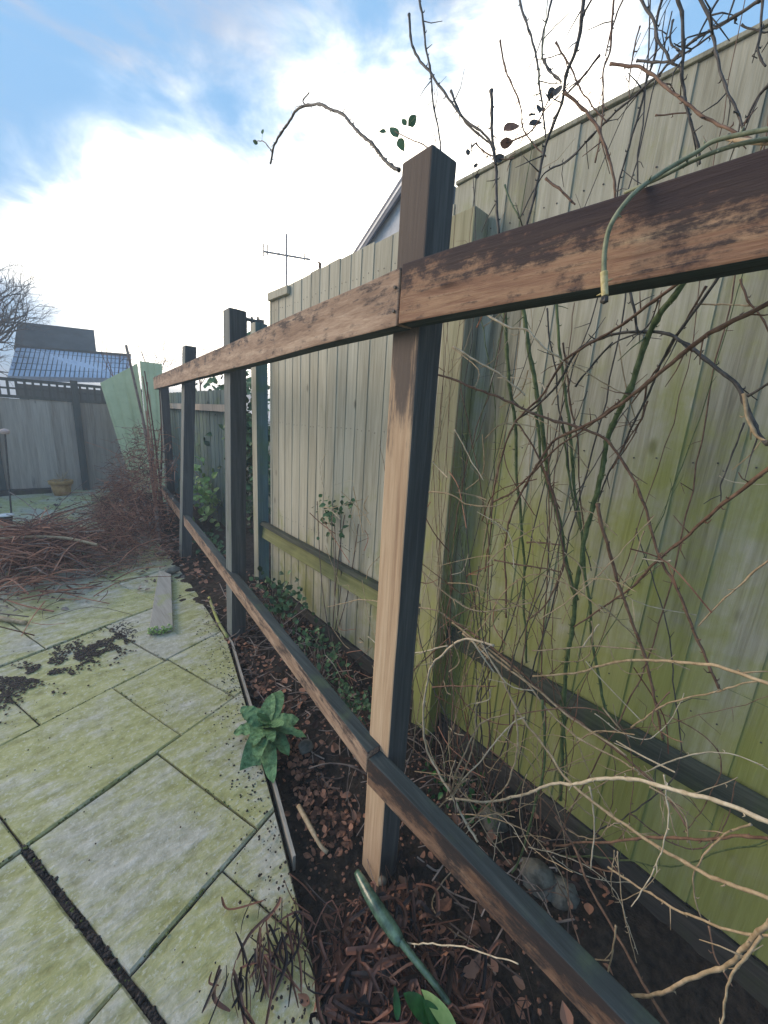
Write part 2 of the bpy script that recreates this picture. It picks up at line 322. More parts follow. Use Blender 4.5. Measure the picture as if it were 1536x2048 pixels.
rows = [(-1.4, -.86), (-.86, -.32), (-.32, .22), (.22, .76), (.76, 1.30), (1.30, 1.82), (1.82, 2.42)]
t_ = 2.42
while t_ < 8.2: h_ = random.choice((.52, .56, .6)); rows.append((t_, t_ + h_)); t_ += h_
cuts = {(.22, .76): [-.5, .29, .555, 1.1, 1.6], (.76, 1.30): [-.6, -.05, .29, .69, 1.25], (1.30, 1.82): [-.7, -.2, .29, .79, 1.06, 1.5], (1.82, 2.42): [-.4, .0, .52, 1.05, 1.6]}
gap_at = .29
mb = MB()
for (ta, tb) in rows:
    c = cuts.get((ta, tb))
    if c is None:
        c = []; s_ = -6 + random.random()
        while s_ < 5: c.append(s_); s_ += random.choice((.42, .55, .64))
    else:
        lo = c[0]; pre = []
        while lo > -4: lo -= random.choice((.45, .6)); pre.append(lo)
        c = pre[::-1] + c
        while c[-1] < 5: c.append(c[-1] + .6)
    for sa, sb in zip(c, c[1:]):
        if (ta + tb) / 2 > 7.5 and False: continue
        g = .0022
        ga = .0085 if (abs(sa - gap_at) < .02 and tb < 1.5) else g
        gb = .0085 if (abs(sb - gap_at) < .02 and tb < 1.5) else g
        dz = random.uniform(-.004, .004); tilt = Vector((random.uniform(-.006, .006), random.uniform(-.006, .006), 0))
        corners = [(sa + ga, ta + g), (sb - gb, ta + g), (sb - gb, tb - g), (sa + ga, tb - g)]
        poly = []
        for k in range(4):
            (a0, a1), (b0, b1) = corners[k], corners[(k + 1) % 4]
            m_ = 10
            for q in range(m_):
                f = q / m_; ss = a0 + (b0 - a0) * f; tt = a1 + (b1 - a1) * f
                p = e1 * ss + e2 * tt
                nn = noise.noise(p * 14 + Vector((k * 9.1, sa * 7, 0))) * .0035
                ctr = e1 * ((sa + sb) / 2) + e2 * ((ta + tb) / 2)
                p += (ctr - p).normalized() * abs(nn)
                poly.append(p)
        poly = patio_clip(poly)
        if len(poly) < 3: continue
        cx = sum(poly, Vector()) / len(poly)
        if cx.y > 7.4 or cx.y < -1.3 or cx.x < -3.5: continue
        top = [Vector((p.x, p.y, dz + (p - cx).dot(tilt))) for p in poly]
        # inner ring just inside gives a worn rounded arris
        ins = [p + (Vector((cx.x, cx.y, p.z)) - p).normalized() * .006 + Vector((0, 0, .0)) for p in top]
        low = [p + Vector((0, 0, -.006)) for p in top]; bot = [p + Vector((0, 0, -.04)) for p in top]
        n = len(poly)
        mb.add(ins + low + bot, [tuple(range(n))] + [(i, n + i, n + (i + 1) % n, (i + 1) % n) for i in range(n)] + [(n + i, 2 * n + i, 2 * n + (i + 1) % n, n + (i + 1) % n) for i in range(n)])
tag(mb.build('patio_paving', M['slab']), kind='structure')
mb = MB()          # dark jointing soil under the slabs
poly = patio_clip([Vector((-4, -1.5, 0)), Vector((4, -1.5, 0)), Vector((4, 7.45, 0)), Vector((-4, 7.45, 0))])
mb.prism([Vector((p.x - .004, p.y, -.10)) for p in poly], (0, 0, .085))
tag(mb.build('patio_bedding', M['moss']), kind='structure')

# clumps of dirt along the wide joint and crumbs over the slabs
def lump(mb, c, r, n=7, flat=.6):
    vs = []; fs = []
    for j in range(4):
        ph = math.pi * (j / 3 - .5)
        for i in range(n):
            a = 2 * math.pi * i / n; rr = r * random.uniform(.75, 1.2) * max(.15, math.cos(ph))
            vs.append(Vector(c) + Vector((math.cos(a) * rr, math.sin(a) * rr, math.sin(ph) * r * flat)))
    for j in range(3):
        for i in range(n): fs.append((j * n + i, j * n + (i + 1) % n, (j + 1) * n + (i + 1) % n, (j + 1) * n + i))
    fs += [tuple(range(n))[::-1], tuple(3 * n + i for i in range(n))]
    mb.add(vs, fs)
mb = MB()
for i in range(420):
    t = random.uniform(-.2, 1.32); s = gap_at + random.gauss(0, .004)
    p = e1 * s + e2 * t; lump(mb, (p.x, p.y, -.010 + random.uniform(0, .007)), random.uniform(.002, .008), 5)
for i in range(700):       # crumbs of soil near the planted edge
    y = random.uniform(.3, 2.6); ex = .41 + (y - .75) * .215; x = ex - abs(random.gauss(0, .07)) - .002
    lump(mb, (x, y, .003), random.uniform(.0012, .005), 5)
for i in range(300):
    x, y = random.uniform(-.4, .6), random.uniform(.6, 3.4)
    if x < .4 + (y - .75) * .2: lump(mb, (x, y, .003), random.uniform(.001, .003), 5)
tag(mb.build('soil_crumbs', M['moss'], recalc=False), 'dark soil crumbs in the wide joint and along the patio edge', 'soil', kind='stuff')
mb = MB()
for i in range(3600):      # black moss and debris drift on the slabs
    k = random.random(); a = Vector((-.35, 2.22, 0)).lerp(Vector((.26, 2.47, 0)), k)
    wv = .05 + .055 * math.sin(k * 9) ** 2
    p = a + Vector((random.gauss(0, .03), random.gauss(0, wv), 0))
    if noise.noise(p * 11) < -.08: continue
    lump(mb, (p.x, p.y, .001), random.uniform(.0015, .008), 5, .3)
tag(mb.build('moss_debris', M['moss'], recalc=False), 'black mossy debris drifted across the pale paving slabs', 'moss', kind='stuff')

M['jmoss'] = plain('joint_moss', (.05, .075, .02), (.16, .19, .06), 60, .95, 1, .01)
mb = MB()
for i in range(1500):      # moss and grit packed in the slab joints
    row = random.choice(rows[3:10]); t = row[0]; s = random.uniform(-.6, 1.4)
    if random.random() < .45:
        c = cuts.get(row)
        if not c: continue
        s = random.choice(c); t = random.uniform(*row)
    if noise.noise(Vector((s * 3, t * 3, 4))) < -.05: continue
    p = e1 * (s + random.gauss(0, .0022)) + e2 * (t + random.gauss(0, .0022))
    if p.x > .38 + (p.y - .72) * .2: continue
    lump(mb, (p.x, p.y, -.001), random.uniform(.0015, .0045), 5, .7)
tag(mb.build('joint_moss', M['jmoss'], recalc=False), 'green moss packed in the joints between the paving slabs', 'moss', kind='stuff')

# thin pale edging strip between slabs and bed
t = thing('edging_strip', (.58, 1.5, 0), 'thin pale edging strip between paving slabs and planting bed', 'edging')
mb = MB()
Epts = [Vector((.70, 2.25, 0)), Vector((.688, 2.02, 0)), Vector((.637, 1.78, 0)), Vector((.588, 1.54, 0)), Vector((.507, 1.135, 0)), Vector((.43, .80, 0))]
for a, b in zip(Epts, Epts[1:]):
    d = (b - a).normalized(); sdv = Vector((-d.y, d.x, 0))
    mb.beam(a + Vector((.004, 0, -.05)), b + Vector((.004, 0, -.05)), sdv, (0, 0, 1), .009, .058, jit=.0008, seg=6)
mb.build('strip', M['plank'], t)

# ---------------------------------------------------------------- front post and rail frame
RY = .045
frame = thing('post_and_rail_frame', (.62, .62, 0), 'brown open timber frame of posts and two long rails beside the patio', 'fence')
def post(par, base, top, wx, wy, mats, name='post', label=None):
    """square post, front (-X) face bare, other faces darker, part stain, part painted-in shade; base/top = front near corner"""
    b, tp = Vector(base), Vector(top); mb = MB(); n = 10; vs = []
    for i in range(n + 1):
        c = b.lerp(tp, i / n)
        for k, (a, q) in enumerate(((0, 0), (wx, 0), (wx, wy), (0, wy))):
            vs.append(c + Vector((a, q, 0)) + Vector([noise.noise(Vector((k * 5, i * .7, base[1] * 3 + z))) * .002 for z in (0, 4, 8)]))
    fs = []; mi = []
    for i in range(n):
        for k in range(4):
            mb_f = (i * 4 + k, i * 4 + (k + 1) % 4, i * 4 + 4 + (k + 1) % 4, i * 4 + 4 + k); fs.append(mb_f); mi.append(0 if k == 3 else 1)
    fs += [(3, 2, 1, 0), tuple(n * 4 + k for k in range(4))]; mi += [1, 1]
    mb.v = vs; mb.f = fs; mb.m = mi
    o = mb.build(name, mats, par, bevel=.004)
    if label: o['label'] = label
    return o
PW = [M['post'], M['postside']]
post(frame, (.622, .612, -.12), (.616, .618, 1.822), .074, .085, PW, label='nearest post with a bare peach face and dark side of stain and painted-in shade')
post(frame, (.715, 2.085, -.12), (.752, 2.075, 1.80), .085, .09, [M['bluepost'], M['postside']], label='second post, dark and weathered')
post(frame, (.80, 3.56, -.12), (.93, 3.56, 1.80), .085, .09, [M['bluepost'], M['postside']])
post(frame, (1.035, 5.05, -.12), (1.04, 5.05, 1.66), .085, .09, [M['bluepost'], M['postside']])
def rail(par, a, b, z0a, z1a, z0b, z1b, th=RY, label=None, name='rail', mat='rail'):
    """plank on edge: front face along a->b (x,y), heights at both ends"""
    a, b = Vector((*a, 0)), Vector((*b, 0)); d = (b - a).normalized(); sdv = Vector((d.y, -d.x, 0))
    if sdv.x < 0: sdv = -sdv
    mb = MB(); n = max(6, int((b - a).length / .12)); vs = []
    for i in range(n + 1):
        f = i / n; c = a.lerp(b, f); lo = z0a + (z0b - z0a) * f; hi = z1a + (z1b - z1a) * f
        w1 = noise.noise(Vector((c.y * 3, 2.2, z0a * 9))) * .0025; w2 = noise.noise(Vector((c.y * 3.4, 7.2, z0a * 9))) * .0025
        for q, zt in ((0, lo + w1), (1, lo + w1), (1, hi + w2), (0, hi + w2)): vs.append(Vector((c.x, c.y, zt)) + sdv * th * q)
    fs = []; mi = []
    for i in range(n):
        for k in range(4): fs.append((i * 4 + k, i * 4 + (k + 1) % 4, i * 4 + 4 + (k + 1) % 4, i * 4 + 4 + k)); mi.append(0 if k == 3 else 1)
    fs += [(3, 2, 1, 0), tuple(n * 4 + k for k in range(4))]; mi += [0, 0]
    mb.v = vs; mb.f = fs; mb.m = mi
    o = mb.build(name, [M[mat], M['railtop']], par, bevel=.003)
    if label: o['label'] = label
    return o
rail(frame, (.648, -.75), (.577, .640), 1.494, 1.600, 1.500, 1.610, label='near upper rail with black mottling and a cane over it', mat='railnear')
rail(frame, (.577, .645), (.99, 5.13), 1.497, 1.606, 1.497, 1.625, label='long upper rail running away')
rail(frame, (.640, -.75), (.576, .645), .314, .368, .320, .405, label='near lower rail, dark topped', mat='raillow')
rail(frame, (.576, .651), (.985, 5.1), .350, .420, .287, .395, label='long lower rail running away', mat='rail')
# nail heads
for (y, z) in ((.655, 1.57), (.655, 1.525), (.66, .33)):
    mb = MB(); mb.tube([(.5765, y, z), (.5735, y, z)], .0035, 8); mb.build('nail', M['canedark'], frame)
# knots on the post
for (y, z, r) in ((.655, 1.665, .009), (.648, .72, .006)):
    mb = MB(); mb.tube([(.6225, y, z), (.6195, y, z)], r, 9); mb.build('knot', M['canebrown'], frame)

# ---------------------------------------------------------------- close-board fence behind the roses
D = 1.2
bf = thing('close_board_fence', (D, 1.0, 0), 'tall algae-stained feather-edge board fence behind the rose canes', 'fence')
def boards(par, x, ya, yb, za, zb, w, mat, wob=.004, name='board_panel', dirn=None, th=(.003, .0065), zvar=.004, nails=(.62, 1.25, 1.95)):
    mb = MB(); y = ya
    while y < yb - .01:
        ww = min(w * random.uniform(.84, 1.16), yb - y); z1 = zb(y) if callable(zb) else zb
        z1 += random.uniform(-zvar, zvar); a = random.uniform(-wob, wob); l = random.uniform(-wob, wob)
        # wedge section: thick at low-y edge overlapping the neighbour
        for (zA, zB) in ((za, z1),):
            n = 8; vs = []
            for i in range(n + 1):
                z = zA + (zB - zA) * i / n; c = noise.noise(Vector((y * 7, z * 2, 3))) * .0015
                vs += [(x - th[1] + c + a * 0, y - .006 + l * i / n, z), (x, y - .006 + l * i / n, z), (x, y + ww + .004, z), (x - th[0] + c, y + ww + .004, z)]
            fs = [(i * 4 + k, i * 4 + (k + 1) % 4, i * 4 + 4 + (k + 1) % 4, i * 4 + 4 + k) for i in range(n) for k in range(4)] + [(3, 2, 1, 0), tuple(n * 4 + k for k in range(4))]
            mb.add(vs, fs)
        for zn in nails:
            for k in (.3, .7):
                q = Vector((x - (th[1] + (th[0] - th[1]) * k) - .0016, y + ww * k + random.uniform(-.004, .004), zn + random.uniform(-.006, .006)))
                mb.tube([q, q + Vector((.004, 0, 0))], .0022, 6, 1)
        y += ww
    return mb.build(name, [mat, M['canedark']], par, recalc=True)
tag(boards(bf, D, -1.0, 1.065, .07, 2.125, .125, M['board']), 'near panel, green with algae')
tag(boards(bf, D, 1.075, 2.585, .07, lambda y: 2.06 + (.01 if y < 2 else 0), .10, M['board2']), 'far panel, paler grey')
mb = MB(); mb.beam((D - .012, -1.0, 2.128), (D - .012, 1.065, 2.128), (1, 0, 0), (0, 0, 1), .03, .012, seg=8, jit=.001); mb.build('capping', M['board'], bf, bevel=.002)
mb = MB(); mb.beam((D - .006, 2.30, 2.005), (D - .006, 2.57, 2.01), (-1, 0, 0), (0, 0, 1), .02, .045); mb.build('capping', M['board2'], bf, bevel=.002)
o = post(bf, (1.112, .872, -.15), (1.115, .905, 1.99), .075, .10, [M['limepost'], M['board']], label='lime green algae-covered post')
post(bf, (1.13, 2.66, -.15), (1.13, 2.66, 1.89), .085, .085, [M['board2'], M['teal']], label='slim pale post at the far end')
def hrail(par, ya, yb, z0, z1, mat, prot=.04, name='cross_rail', x=D):
    mb = MB(); n = 14; vs = []
    for i in range(n + 1):
        y = ya + (yb - ya) * i / n; w1 = noise.noise(Vector((y * 3, z0, 1))) * .004
        vs += [(x - prot - .016, y, z0 + w1), (x - .017, y, z0 + w1), (x - .017, y, z1 + w1), (x - prot - .016 + .014, y, z1 + w1)]
    fs = [(i * 4 + k, i * 4 + (k + 1) % 4, i * 4 + 4 + (k + 1) % 4, i * 4 + 4 + k) for i in range(n) for k in range(4)] + [(3, 2, 1, 0), tuple(n * 4 + k for k in range(4))]
    mb.add(vs, fs); return mb.build(name, mat, par, bevel=.003)
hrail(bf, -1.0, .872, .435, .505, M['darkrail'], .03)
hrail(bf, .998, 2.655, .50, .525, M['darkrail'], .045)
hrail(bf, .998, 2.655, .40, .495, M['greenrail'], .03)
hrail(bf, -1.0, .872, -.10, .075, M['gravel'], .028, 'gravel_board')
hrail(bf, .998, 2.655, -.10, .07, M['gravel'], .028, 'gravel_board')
mb = MB(); p = PX(640, 527, D); mb.tube([p + Vector((0, 0, -.06)), p, p + Vector((0, .02, .012))], [.006, .008, .004], 6); mb.build('stub', M['canebrown'], bf)

# ---------------------------------------------------------------- far fences, roofs, aerial
ff = thing('grey_fence', (-.5, 7.35, 0), 'silver grey board fence with a strip of trellis on top, across the far end', 'fence')
def boards_x(par, y, xa, xb, za, zb, w, mat, name='board_panel'):
    mb = MB(); x = xa
    while x < xb - .01:
        ww = min(w * random.uniform(.9, 1.1), xb - x); dz = random.uniform(-.008, .008)
        mb.prism([(x, y, za), (x + ww + .003, y + .010, za), (x + ww + .003, y + .02, za), (x, y + .02, za)], (0, 0, zb - za + dz)); x += ww
    return mb.build(name, mat, par)
boards_x(ff, 7.35, -3.2, 1.25, 0, 1.30, .10, M['fargrey'])
mb = MB()
mb.box((-3.2, 7.34, 1.305), (1.25, 7.38, 1.345)); mb.box((-3.2, 7.34, 1.525), (1.25, 7.38, 1.565))
mb.box((-3.2, 7.355, 1.42), (1.25, 7.367, 1.445))
x = -3.2
while x < 1.25: mb.box((x, 7.345, 1.34), (x + .028, 7.357, 1.53)); x += .085
mb.build('trellis_strip', M['trellis'], ff)
for x in (-2.3, -.55, .36): mb = MB(); mb.box((x, 7.30, 0), (x + .085, 7.338, 1.6)); mb.build('post', M['trellis'], ff, bevel=.004)
mb = MB(); mb.box((-3.2, 7.22, 0), (.0, 7.33, .07)); tag(mb.build('timber_sleeper', M['gravel'], bevel=.006), 'dark timber sleeper lying along the foot of the far grey fence', 'sleeper')

# shed beyond
sh = thing('shed', (.2, 9.5, 0), 'low building with blue slate lower roof and dark upper roof beyond the far fence', 'building')
ya, yb = 9.0, 10.2
A = [PY(15, 752, ya), PY(262, 757, ya), PY(262, 712, yb), PY(33, 692, yb)]
mb = MB(); mb.prism(A, (0, .05, -.08)); mb.build('slate_roof', M['slate'], sh)
mb = MB()
for k in range(1, 26):
    f = k / 26; mb.tube([A[0].lerp(A[1], f) + Vector((0, 0, .008)), A[3].lerp(A[2], f) + Vector((0, 0, .008))], .008, 4)
for k in range(1, 5):
    f = k / 5; mb.tube([A[0].lerp(A[3], f) + Vector((0, 0, .006)), A[1].lerp(A[2], f) + Vector((0, 0, .006))], .007, 4)
mb.build('slate_ribs', M['darkroof'], sh)
B = [PY(28, 694, yb + .1), PY(193, 706, yb + .1), PY(188, 660, yb + .9), PY(35, 643, yb + .9)]
mb = MB(); mb.prism(B, (0, .1, -.15)); mb.build('upper_roof', M['darkroof'], sh)
mb = MB(); mb.prism([PY(28, 690, yb - .05), PY(262, 708, yb - .05), PY(262, 714, yb - .05), PY(28, 697, yb - .05)], (0, .1, 0)); mb.build('flashing', M['trellis'], sh)
zz_ = min(p.z for p in A) - .1
mb = MB(); mb.box((A[0].x + .1, ya + .12, -.1), (A[1].x - .1, yb + 1.2, zz_)); mb.build('wall', M['trellis'], sh)

# pale green leaning boards
gg = 'pale green boards leaning by the dead shrub'
for (pts, y0_, y1_, lab) in (([(200, 766), (274, 727), (308, 985), (268, 985)], 6.9, 6.5, 'pale green painted board leaning left of the dead trunk'), ([(279, 722), (323, 728), (335, 1015), (305, 1000)], 6.4, 6.0, 'tall pale green painted board standing right of the dead trunk')):
    q = [PY(pts[0][0], pts[0][1], y0_), PY(pts[1][0], pts[1][1], y0_ - .15), PY(pts[2][0], pts[2][1], y1_ - .15), PY(pts[3][0], pts[3][1], y1_)]
    mb = MB(); mb.prism(q, (.01, .03, 0)); o = thing('painted_board', q[3], lab, 'board', gg); mb.build('sheet', M['palegreen'], o, bevel=.004)
    for f in (.03, .3, .6, .93):
        a_ = q[0].lerp(q[1], f); b_ = q[3].lerp(q[2], f); mb = MB(); mb.beam(a_ + Vector((0, -.012, 0)), b_ + Vector((0, -.012, 0)), (1, 0, 0), (0, 1, 0), .022, .010); mb.build('batten', M['palegreen'], o)

# blue-green fence section between second and last frame posts, with lattice
tf = thing('side_fence', (1.42, 4.5, 0), 'blue green weathered fence section seen between the farther frame posts', 'fence')
boards(tf, 1.45, 3.95, 7.3, 0, 1.52, .12, M['teal'])
mb = MB(); mb.box((1.40, 3.90, 0), (1.48, 3.97, 1.66)); mb.build('post', M['teal'], tf, bevel=.004)
mb = MB(); mb.box((1.395, 3.98, 1.30), (1.43, 7.2, 1.37)); mb.build('cross_rail', M['fargrey'], tf)
lt = thing('lattice_trellis', (1.2, 3.1, 1.6), 'small dark lattice trellis top against the white sky beyond the second post', 'trellis')
mb = MB(); P0 = PY(474, 634, 3.05); P1 = PY(522, 645, 3.05)
def bar(a, b, r=.012): mb.tube([a, b], r, 5)
bar(P0, P1, .013); bar(PY(476, 672, 3.05), PY(520, 676, 3.05), .011)
for u in (480, 492, 504, 516): bar(PY(u, 634, 3.05), PY(u, 740, 3.05), .009)
for v in (705, 735): bar(PY(476, v, 3.05), PY(520, v + 3, 3.05), .009)
mb.build('lattice', M['trellis'], lt)
mb = MB(); a_ = PY(521, 640, 3.05); mb.box((a_.x - .02, 3.03, -.05), (a_.x + .02, 3.08, a_.z)); mb.build('post', M['trellis'], lt)

# gabled outbuilding behind the tall fence
gb_ = thing('gabled_outbuilding', (3.6, 3.4, 0), 'pale rendered gable with dark bargeboard rising behind the tall fence by the nearest post', 'building')
XG = 3.4
ap = PX(838, 322, XG); lf = PX(722, 500, XG); d1 = lf - ap; rt = PX(880, 460, XG)
lo_ = lf + d1 * .55; ro_ = rt + (rt - ap) * .55
mb = MB(); mb.prism([ap + Vector((0, 0, -.12)), lo_ + Vector((0, -.1, 0)), Vector((XG, lo_.y - .1, 0)), Vector((XG, ro_.y + .1, 0)), ro_ + Vector((0, .1, 0))], (3, 0, 0)); mb.build('wall', M['render'], gb_)
for a_, b_ in ((ap, lo_), (ap, ro_)):
    n_ = (b_ - a_).normalized(); up_ = Vector((0, -n_.z, n_.y)); up_ = up_ if up_.z > 0 else -up_
    mb = MB(); mb.beam(a_ + Vector((-.05, 0, 0)), b_ + Vector((-.05, 0, 0)), (1, 0, 0), -up_, 3.2, .03); mb.build('roof', M['darkroof'], gb_)
    mb = MB(); mb.beam(a_ + Vector((-.08, 0, 0)) , b_ + Vector((-.08, 0, 0)), (1, 0, 0), -up_, .028, .13); mb.build('bargeboard', M['fascia'], gb_)
    mb = MB(); mb.beam(a_ + Vector((-.085, 0, 0)) - up_ * .05, b_ + Vector((-.085, 0, 0)) - up_ * .05, (1, 0, 0), -up_, .004, .028); mb.build('trim', M['white'], gb_)

# tv aerial on a mast
ta = thing('tv_aerial', PY(573, 640, 9), 'thin television aerial on a mast against the white sky', 'aerial')
mb = MB(); mb.tube([PY(574, 900, 9), PY(573, 468, 9)], .022, 6); mb.build('mast', M['metal'], ta)
mb = MB(); mb.tube([PY(527, 503, 9), PY(573, 511, 9), PY(620, 519, 9)], .02, 6); mb.build('boom', M['metal'], ta)
for (u, v, h) in ((527, 503, 16), (535, 503, 14), (609, 516, 9), (616, 517, 8), (558, 508, 5), (590, 513, 5)):
    mb = MB(); mb.tube([PY(u, v - h, 9), PY(u, v + h * .6, 9)], .014, 5); mb.build('element', M['metal'], ta)

# ---------------------------------------------------------------- bare tree and saplings
def grow(mb, p, d, r, ln, depth, spread=.55, up=.12, n=2):
    pts = [p]; c = p.copy(); dd = d.copy(); k = 4
    for i in range(k):
        dd = (dd + Vector([random.gauss(0, .12) for _ in range(3)]) + Vector((0, 0, up * .3))).normalized(); c = c + dd * ln / k; pts.append(c.copy())
    mb.tube(pts, [r * (1 - .35 * i / k) for i in range(k + 1)], 5 if depth > 1 else 3, caps=False)
    if depth <= 0: return
    for _ in range(n + (random.random() < .55)):
        q = pts[random.randint(2, k)]; nd = (dd + Vector([random.gauss(0, spread) for _ in range(3)])).normalized()
        grow(mb, q, nd, r * .58, ln * random.uniform(.62, .82), depth - 1, spread, up, n)
bt = thing('bare_tree', (-1.0, 10, 0), 'grey leafless tree at the far left beyond the grey fence', 'tree')
TB = PY(-150, 930, 10); TT = PY(-90, 700, 10)
mb = MB(); mb.tube([Vector((TB.x, 10, -.1)), TB.lerp(TT, .5), TT], [.13, .11, .09], 8); mb.build('trunk', M['bark'], bt)
mb = MB(); random.seed(5)
for tgt in ((20, 560), (60, 640), (-20, 520), (40, 700), (-100, 480), (0, 620), (70, 590), (30, 520)):
    q = PY(tgt[0], tgt[1], 10 + random.uniform(-.6, .6)); d = (q - TT)
    grow(mb, TT - Vector((0, 0, random.uniform(0, .4))), d.normalized(), .035, d.length * .48, 6, .42, .15, 2)
mb.build('crown', M['bark'], bt, recalc=False)
random.seed(21)
for (u, v, vt, y, lab) in ((235, 760, 650, 8.4, 'reddish bare twiggy sapling behind the dead trunk'), (400, 760, 660, 8.0, 'thin red-brown sapling rising between the frame posts'), (300, 760, 650, 7.9, 'bare reddish sapling above the pale green boards')):
    b_ = PY(u, v, y); sp_ = thing('bare_sapling', (b_.x, y, 0), lab, 'sapling', 'bare saplings beyond the garden')
    mb = MB(); mb.tube([Vector((b_.x, y, 0)), b_], [.02, .012], 5); mb.build('stem', M['twigred'], sp_)
    mb = MB(); tp = PY(u, vt, y)
    for k in range(4): grow(mb, b_ - Vector((0, 0, .1)), (tp - b_ + Vector((random.gauss(0, .35), 0, 0))).normalized(), .007, (tp - b_).length * .6, 3, .5, .2, 2)
    mb.build('twigs', M['twigred'], sp_, recalc=False)

# ---------------------------------------------------------------- leaf builders
def leaf(mb, c, d, up, ln, wd, curl=.2, cup=.2, nu=5, mi=0, point=1.0, wav=0):
    """leaf blade from c along d; normal near up"""
    c, d, up = Vector(c), Vector(d).normalized(), Vector(up); s = d.cross(up)
    s = s.normalized() if s.length > 1e-5 else d.orthogonal().normalized(); up = s.cross(d); vs = []; fs = []
    for i in range(nu + 1):
        t = i / nu; ww = wd * .5 * (math.sin(math.pi * min(1, t ** .8 * .97 + .03)) ** point) + wd * .02
        for k in (-1, 0, 1):
            vs.append(c + d * ln * t + up * (ln * (-curl * t * t) + abs(k) * ww * cup + (wav * math.sin(i * 2.4 + k) if k else 0)) + s * ww * k)
    for i in range(nu):
        for k in range(2): a = i * 3 + k; fs.append((a, a + 1, a + 4, a + 3))
    mb.add(vs, fs, mi)
def rnd(): return Vector([random.gauss(0, 1) for _ in range(3)]).normalized()

# leaf litter in the bed
random.seed(3); mb = MB()
def litter(n, fx, size=(.012, .03), lift=.012):
    for _ in range(n):
        x, y = fx(); z = bedz(x, y)
        d = Vector((random.gauss(0, 1), random.gauss(0, 1), random.gauss(0, .22))); up = Vector((random.gauss(0, .5), random.gauss(0, .5), 1))
        l = random.uniform(*size); leaf(mb, (x, y, z + random.uniform(.002, lift)), d, up, l, l * random.uniform(.45, .85), random.uniform(-.3, .35), random.uniform(-.2, .5), 5, 0, random.uniform(.6, 1.3))
litter(560, lambda: (lambda y: (.63 + (y - 1) * .09 + random.gauss(0, .045), y))(random.uniform(.75, 1.5)), (.012, .032), .03)
litter(430, lambda: (lambda y: (.68 + (y - 1.5) * .07 + random.gauss(0, .06), y))(random.uniform(1.4, 2.1)), (.012, .035), .02)
litter(230, lambda: (random.uniform(.6, 1.15), random.uniform(.1, 1.6)), (.015, .04), .02)
litter(260, lambda: (random.uniform(.75, 1.15), random.uniform(1.6, 3.6)), (.02, .045), .02)
litter(420, lambda: (random.gauss(.50, .09), random.uniform(.1, .55)), (.02, .05), .06)
litter(50, lambda: (random.uniform(.55, 1.0), random.uniform(.1, .6)), (.02, .045), .03)
litter(350, lambda: (random.uniform(.75, 1.1), random.uniform(3.0, 5.0)), (.02, .05), .04)
for _ in range(2600):      # bark chips and crumbs among the leaves
    x, y = random.uniform(.45, 1.15), random.uniform(.15, 2.6)
    if x < .40 + (y - .72) * .225 + .03: continue
    lump(mb, (x, y, bedz(x, y) + .003), random.uniform(.0015, .007), 5, .5)
tag(mb.build('leaf_litter', M['leaf'], recalc=False), 'fallen brown leaves scattered over the dark planting bed', 'leaf litter', kind='stuff')
mb = MB()      # a few large dry leaves by the lower rail
for (u, v, z, l, wd) in ((890, 1900, .06, .05, .03), (925, 1945, .05, .055, .034), (812, 1790, .03, .05, .028), (865, 1860, .03, .04, .03), (955, 1985, .04, .05, .03), (1010, 1575, .0, .06, .03)):
    leaf(mb, PG(u, v, z), (random.gauss(0, .6), -.4, .5), (-.5, -.8, .3), l, wd, .25, .5, 8, 0, .7, .003)
tag(mb.build('large_dry_leaves', M['leaf'], smooth=True, recalc=False), 'larger curled orange-brown dry leaves by the near lower rail', 'leaf litter', kind='stuff')
# leaf curls on the far patio
mb = MB()
for _ in range(900):
    x, y = random.uniform(-.9, .9), random.uniform(3.0, 6.8); l = random.uniform(.02, .05)
    if random.random() < .45 * (x < 0): continue
    leaf(mb, (x, y, random.uniform(.004, .02)), (random.gauss(0, 1), random.gauss(0, 1), random.gauss(0, .2)), (random.gauss(0, .3), random.gauss(0, .3), 1), l, l * .6, random.uniform(-.4, .5), random.uniform(-.2, .8), 3)
tag(mb.build('patio_leaf_litter', M['twiggrey'], recalc=False), 'dull brown leaf debris over the far part of the patio', 'leaf litter', kind='stuff')

# dead strap leaves heap at the bottom of the picture
random.seed(8); mb = MB()
def ribbon(mb, pts, w, mi=0):
    pts = smooth_pts(pts, 5); n = len(pts); vs = []; fs = []; tw = random.uniform(0, 3)
    for i, p in enumerate(pts):
        t = (pts[min(i + 1, n - 1)] - pts[max(i - 1, 0)]).normalized(); s = t.cross(Vector((math.sin(tw + i * .12) * .8, math.cos(tw * 1.7) * .5, 1))).normalized()
        ww = w * math.sin(math.pi * (.08 + .88 * i / (n - 1))) ** .5; u_ = s.cross(t)
        vs += [p - s * ww * .5 + u_ * ww * .2, p, p + s * ww * .5 + u_ * ww * .2]
    for i in range(n - 1):
        for k in range(2): a = i * 3 + k; fs.append((a, a + 1, a + 4, a + 3))
    mb.add(vs, fs, mi)
for i in range(900):
    cx_, cy_ = random.gauss(.47, .09), random.uniform(.15, .70)
    a = random.gauss(-1.9, .9) if random.random() < .6 else random.uniform(0, 6.28)
    l = random.uniform(.04, .15); d = Vector((math.cos(a), math.sin(a), 0)); z = random.uniform(.0, .055) * (1 if cy_ < .45 else .5) - .012 + .03 * max(0, 1 - abs(cx_ - .5) * 6)
    if cy_ > .56: continue
    if cx_ < .30 + (cy_ - .3) * .2: continue
    bend = Vector((random.gauss(0, .04), random.gauss(0, .04), 0))
    ribbon(mb, [Vector((cx_, cy_, z)) - d * l * .5, Vector((cx_, cy_, z + random.uniform(.0, .035))) + bend, Vector((cx_, cy_, z - .01)) + d * l * .5], random.choice((random.uniform(.002, .005), random.uniform(.006, .015))))
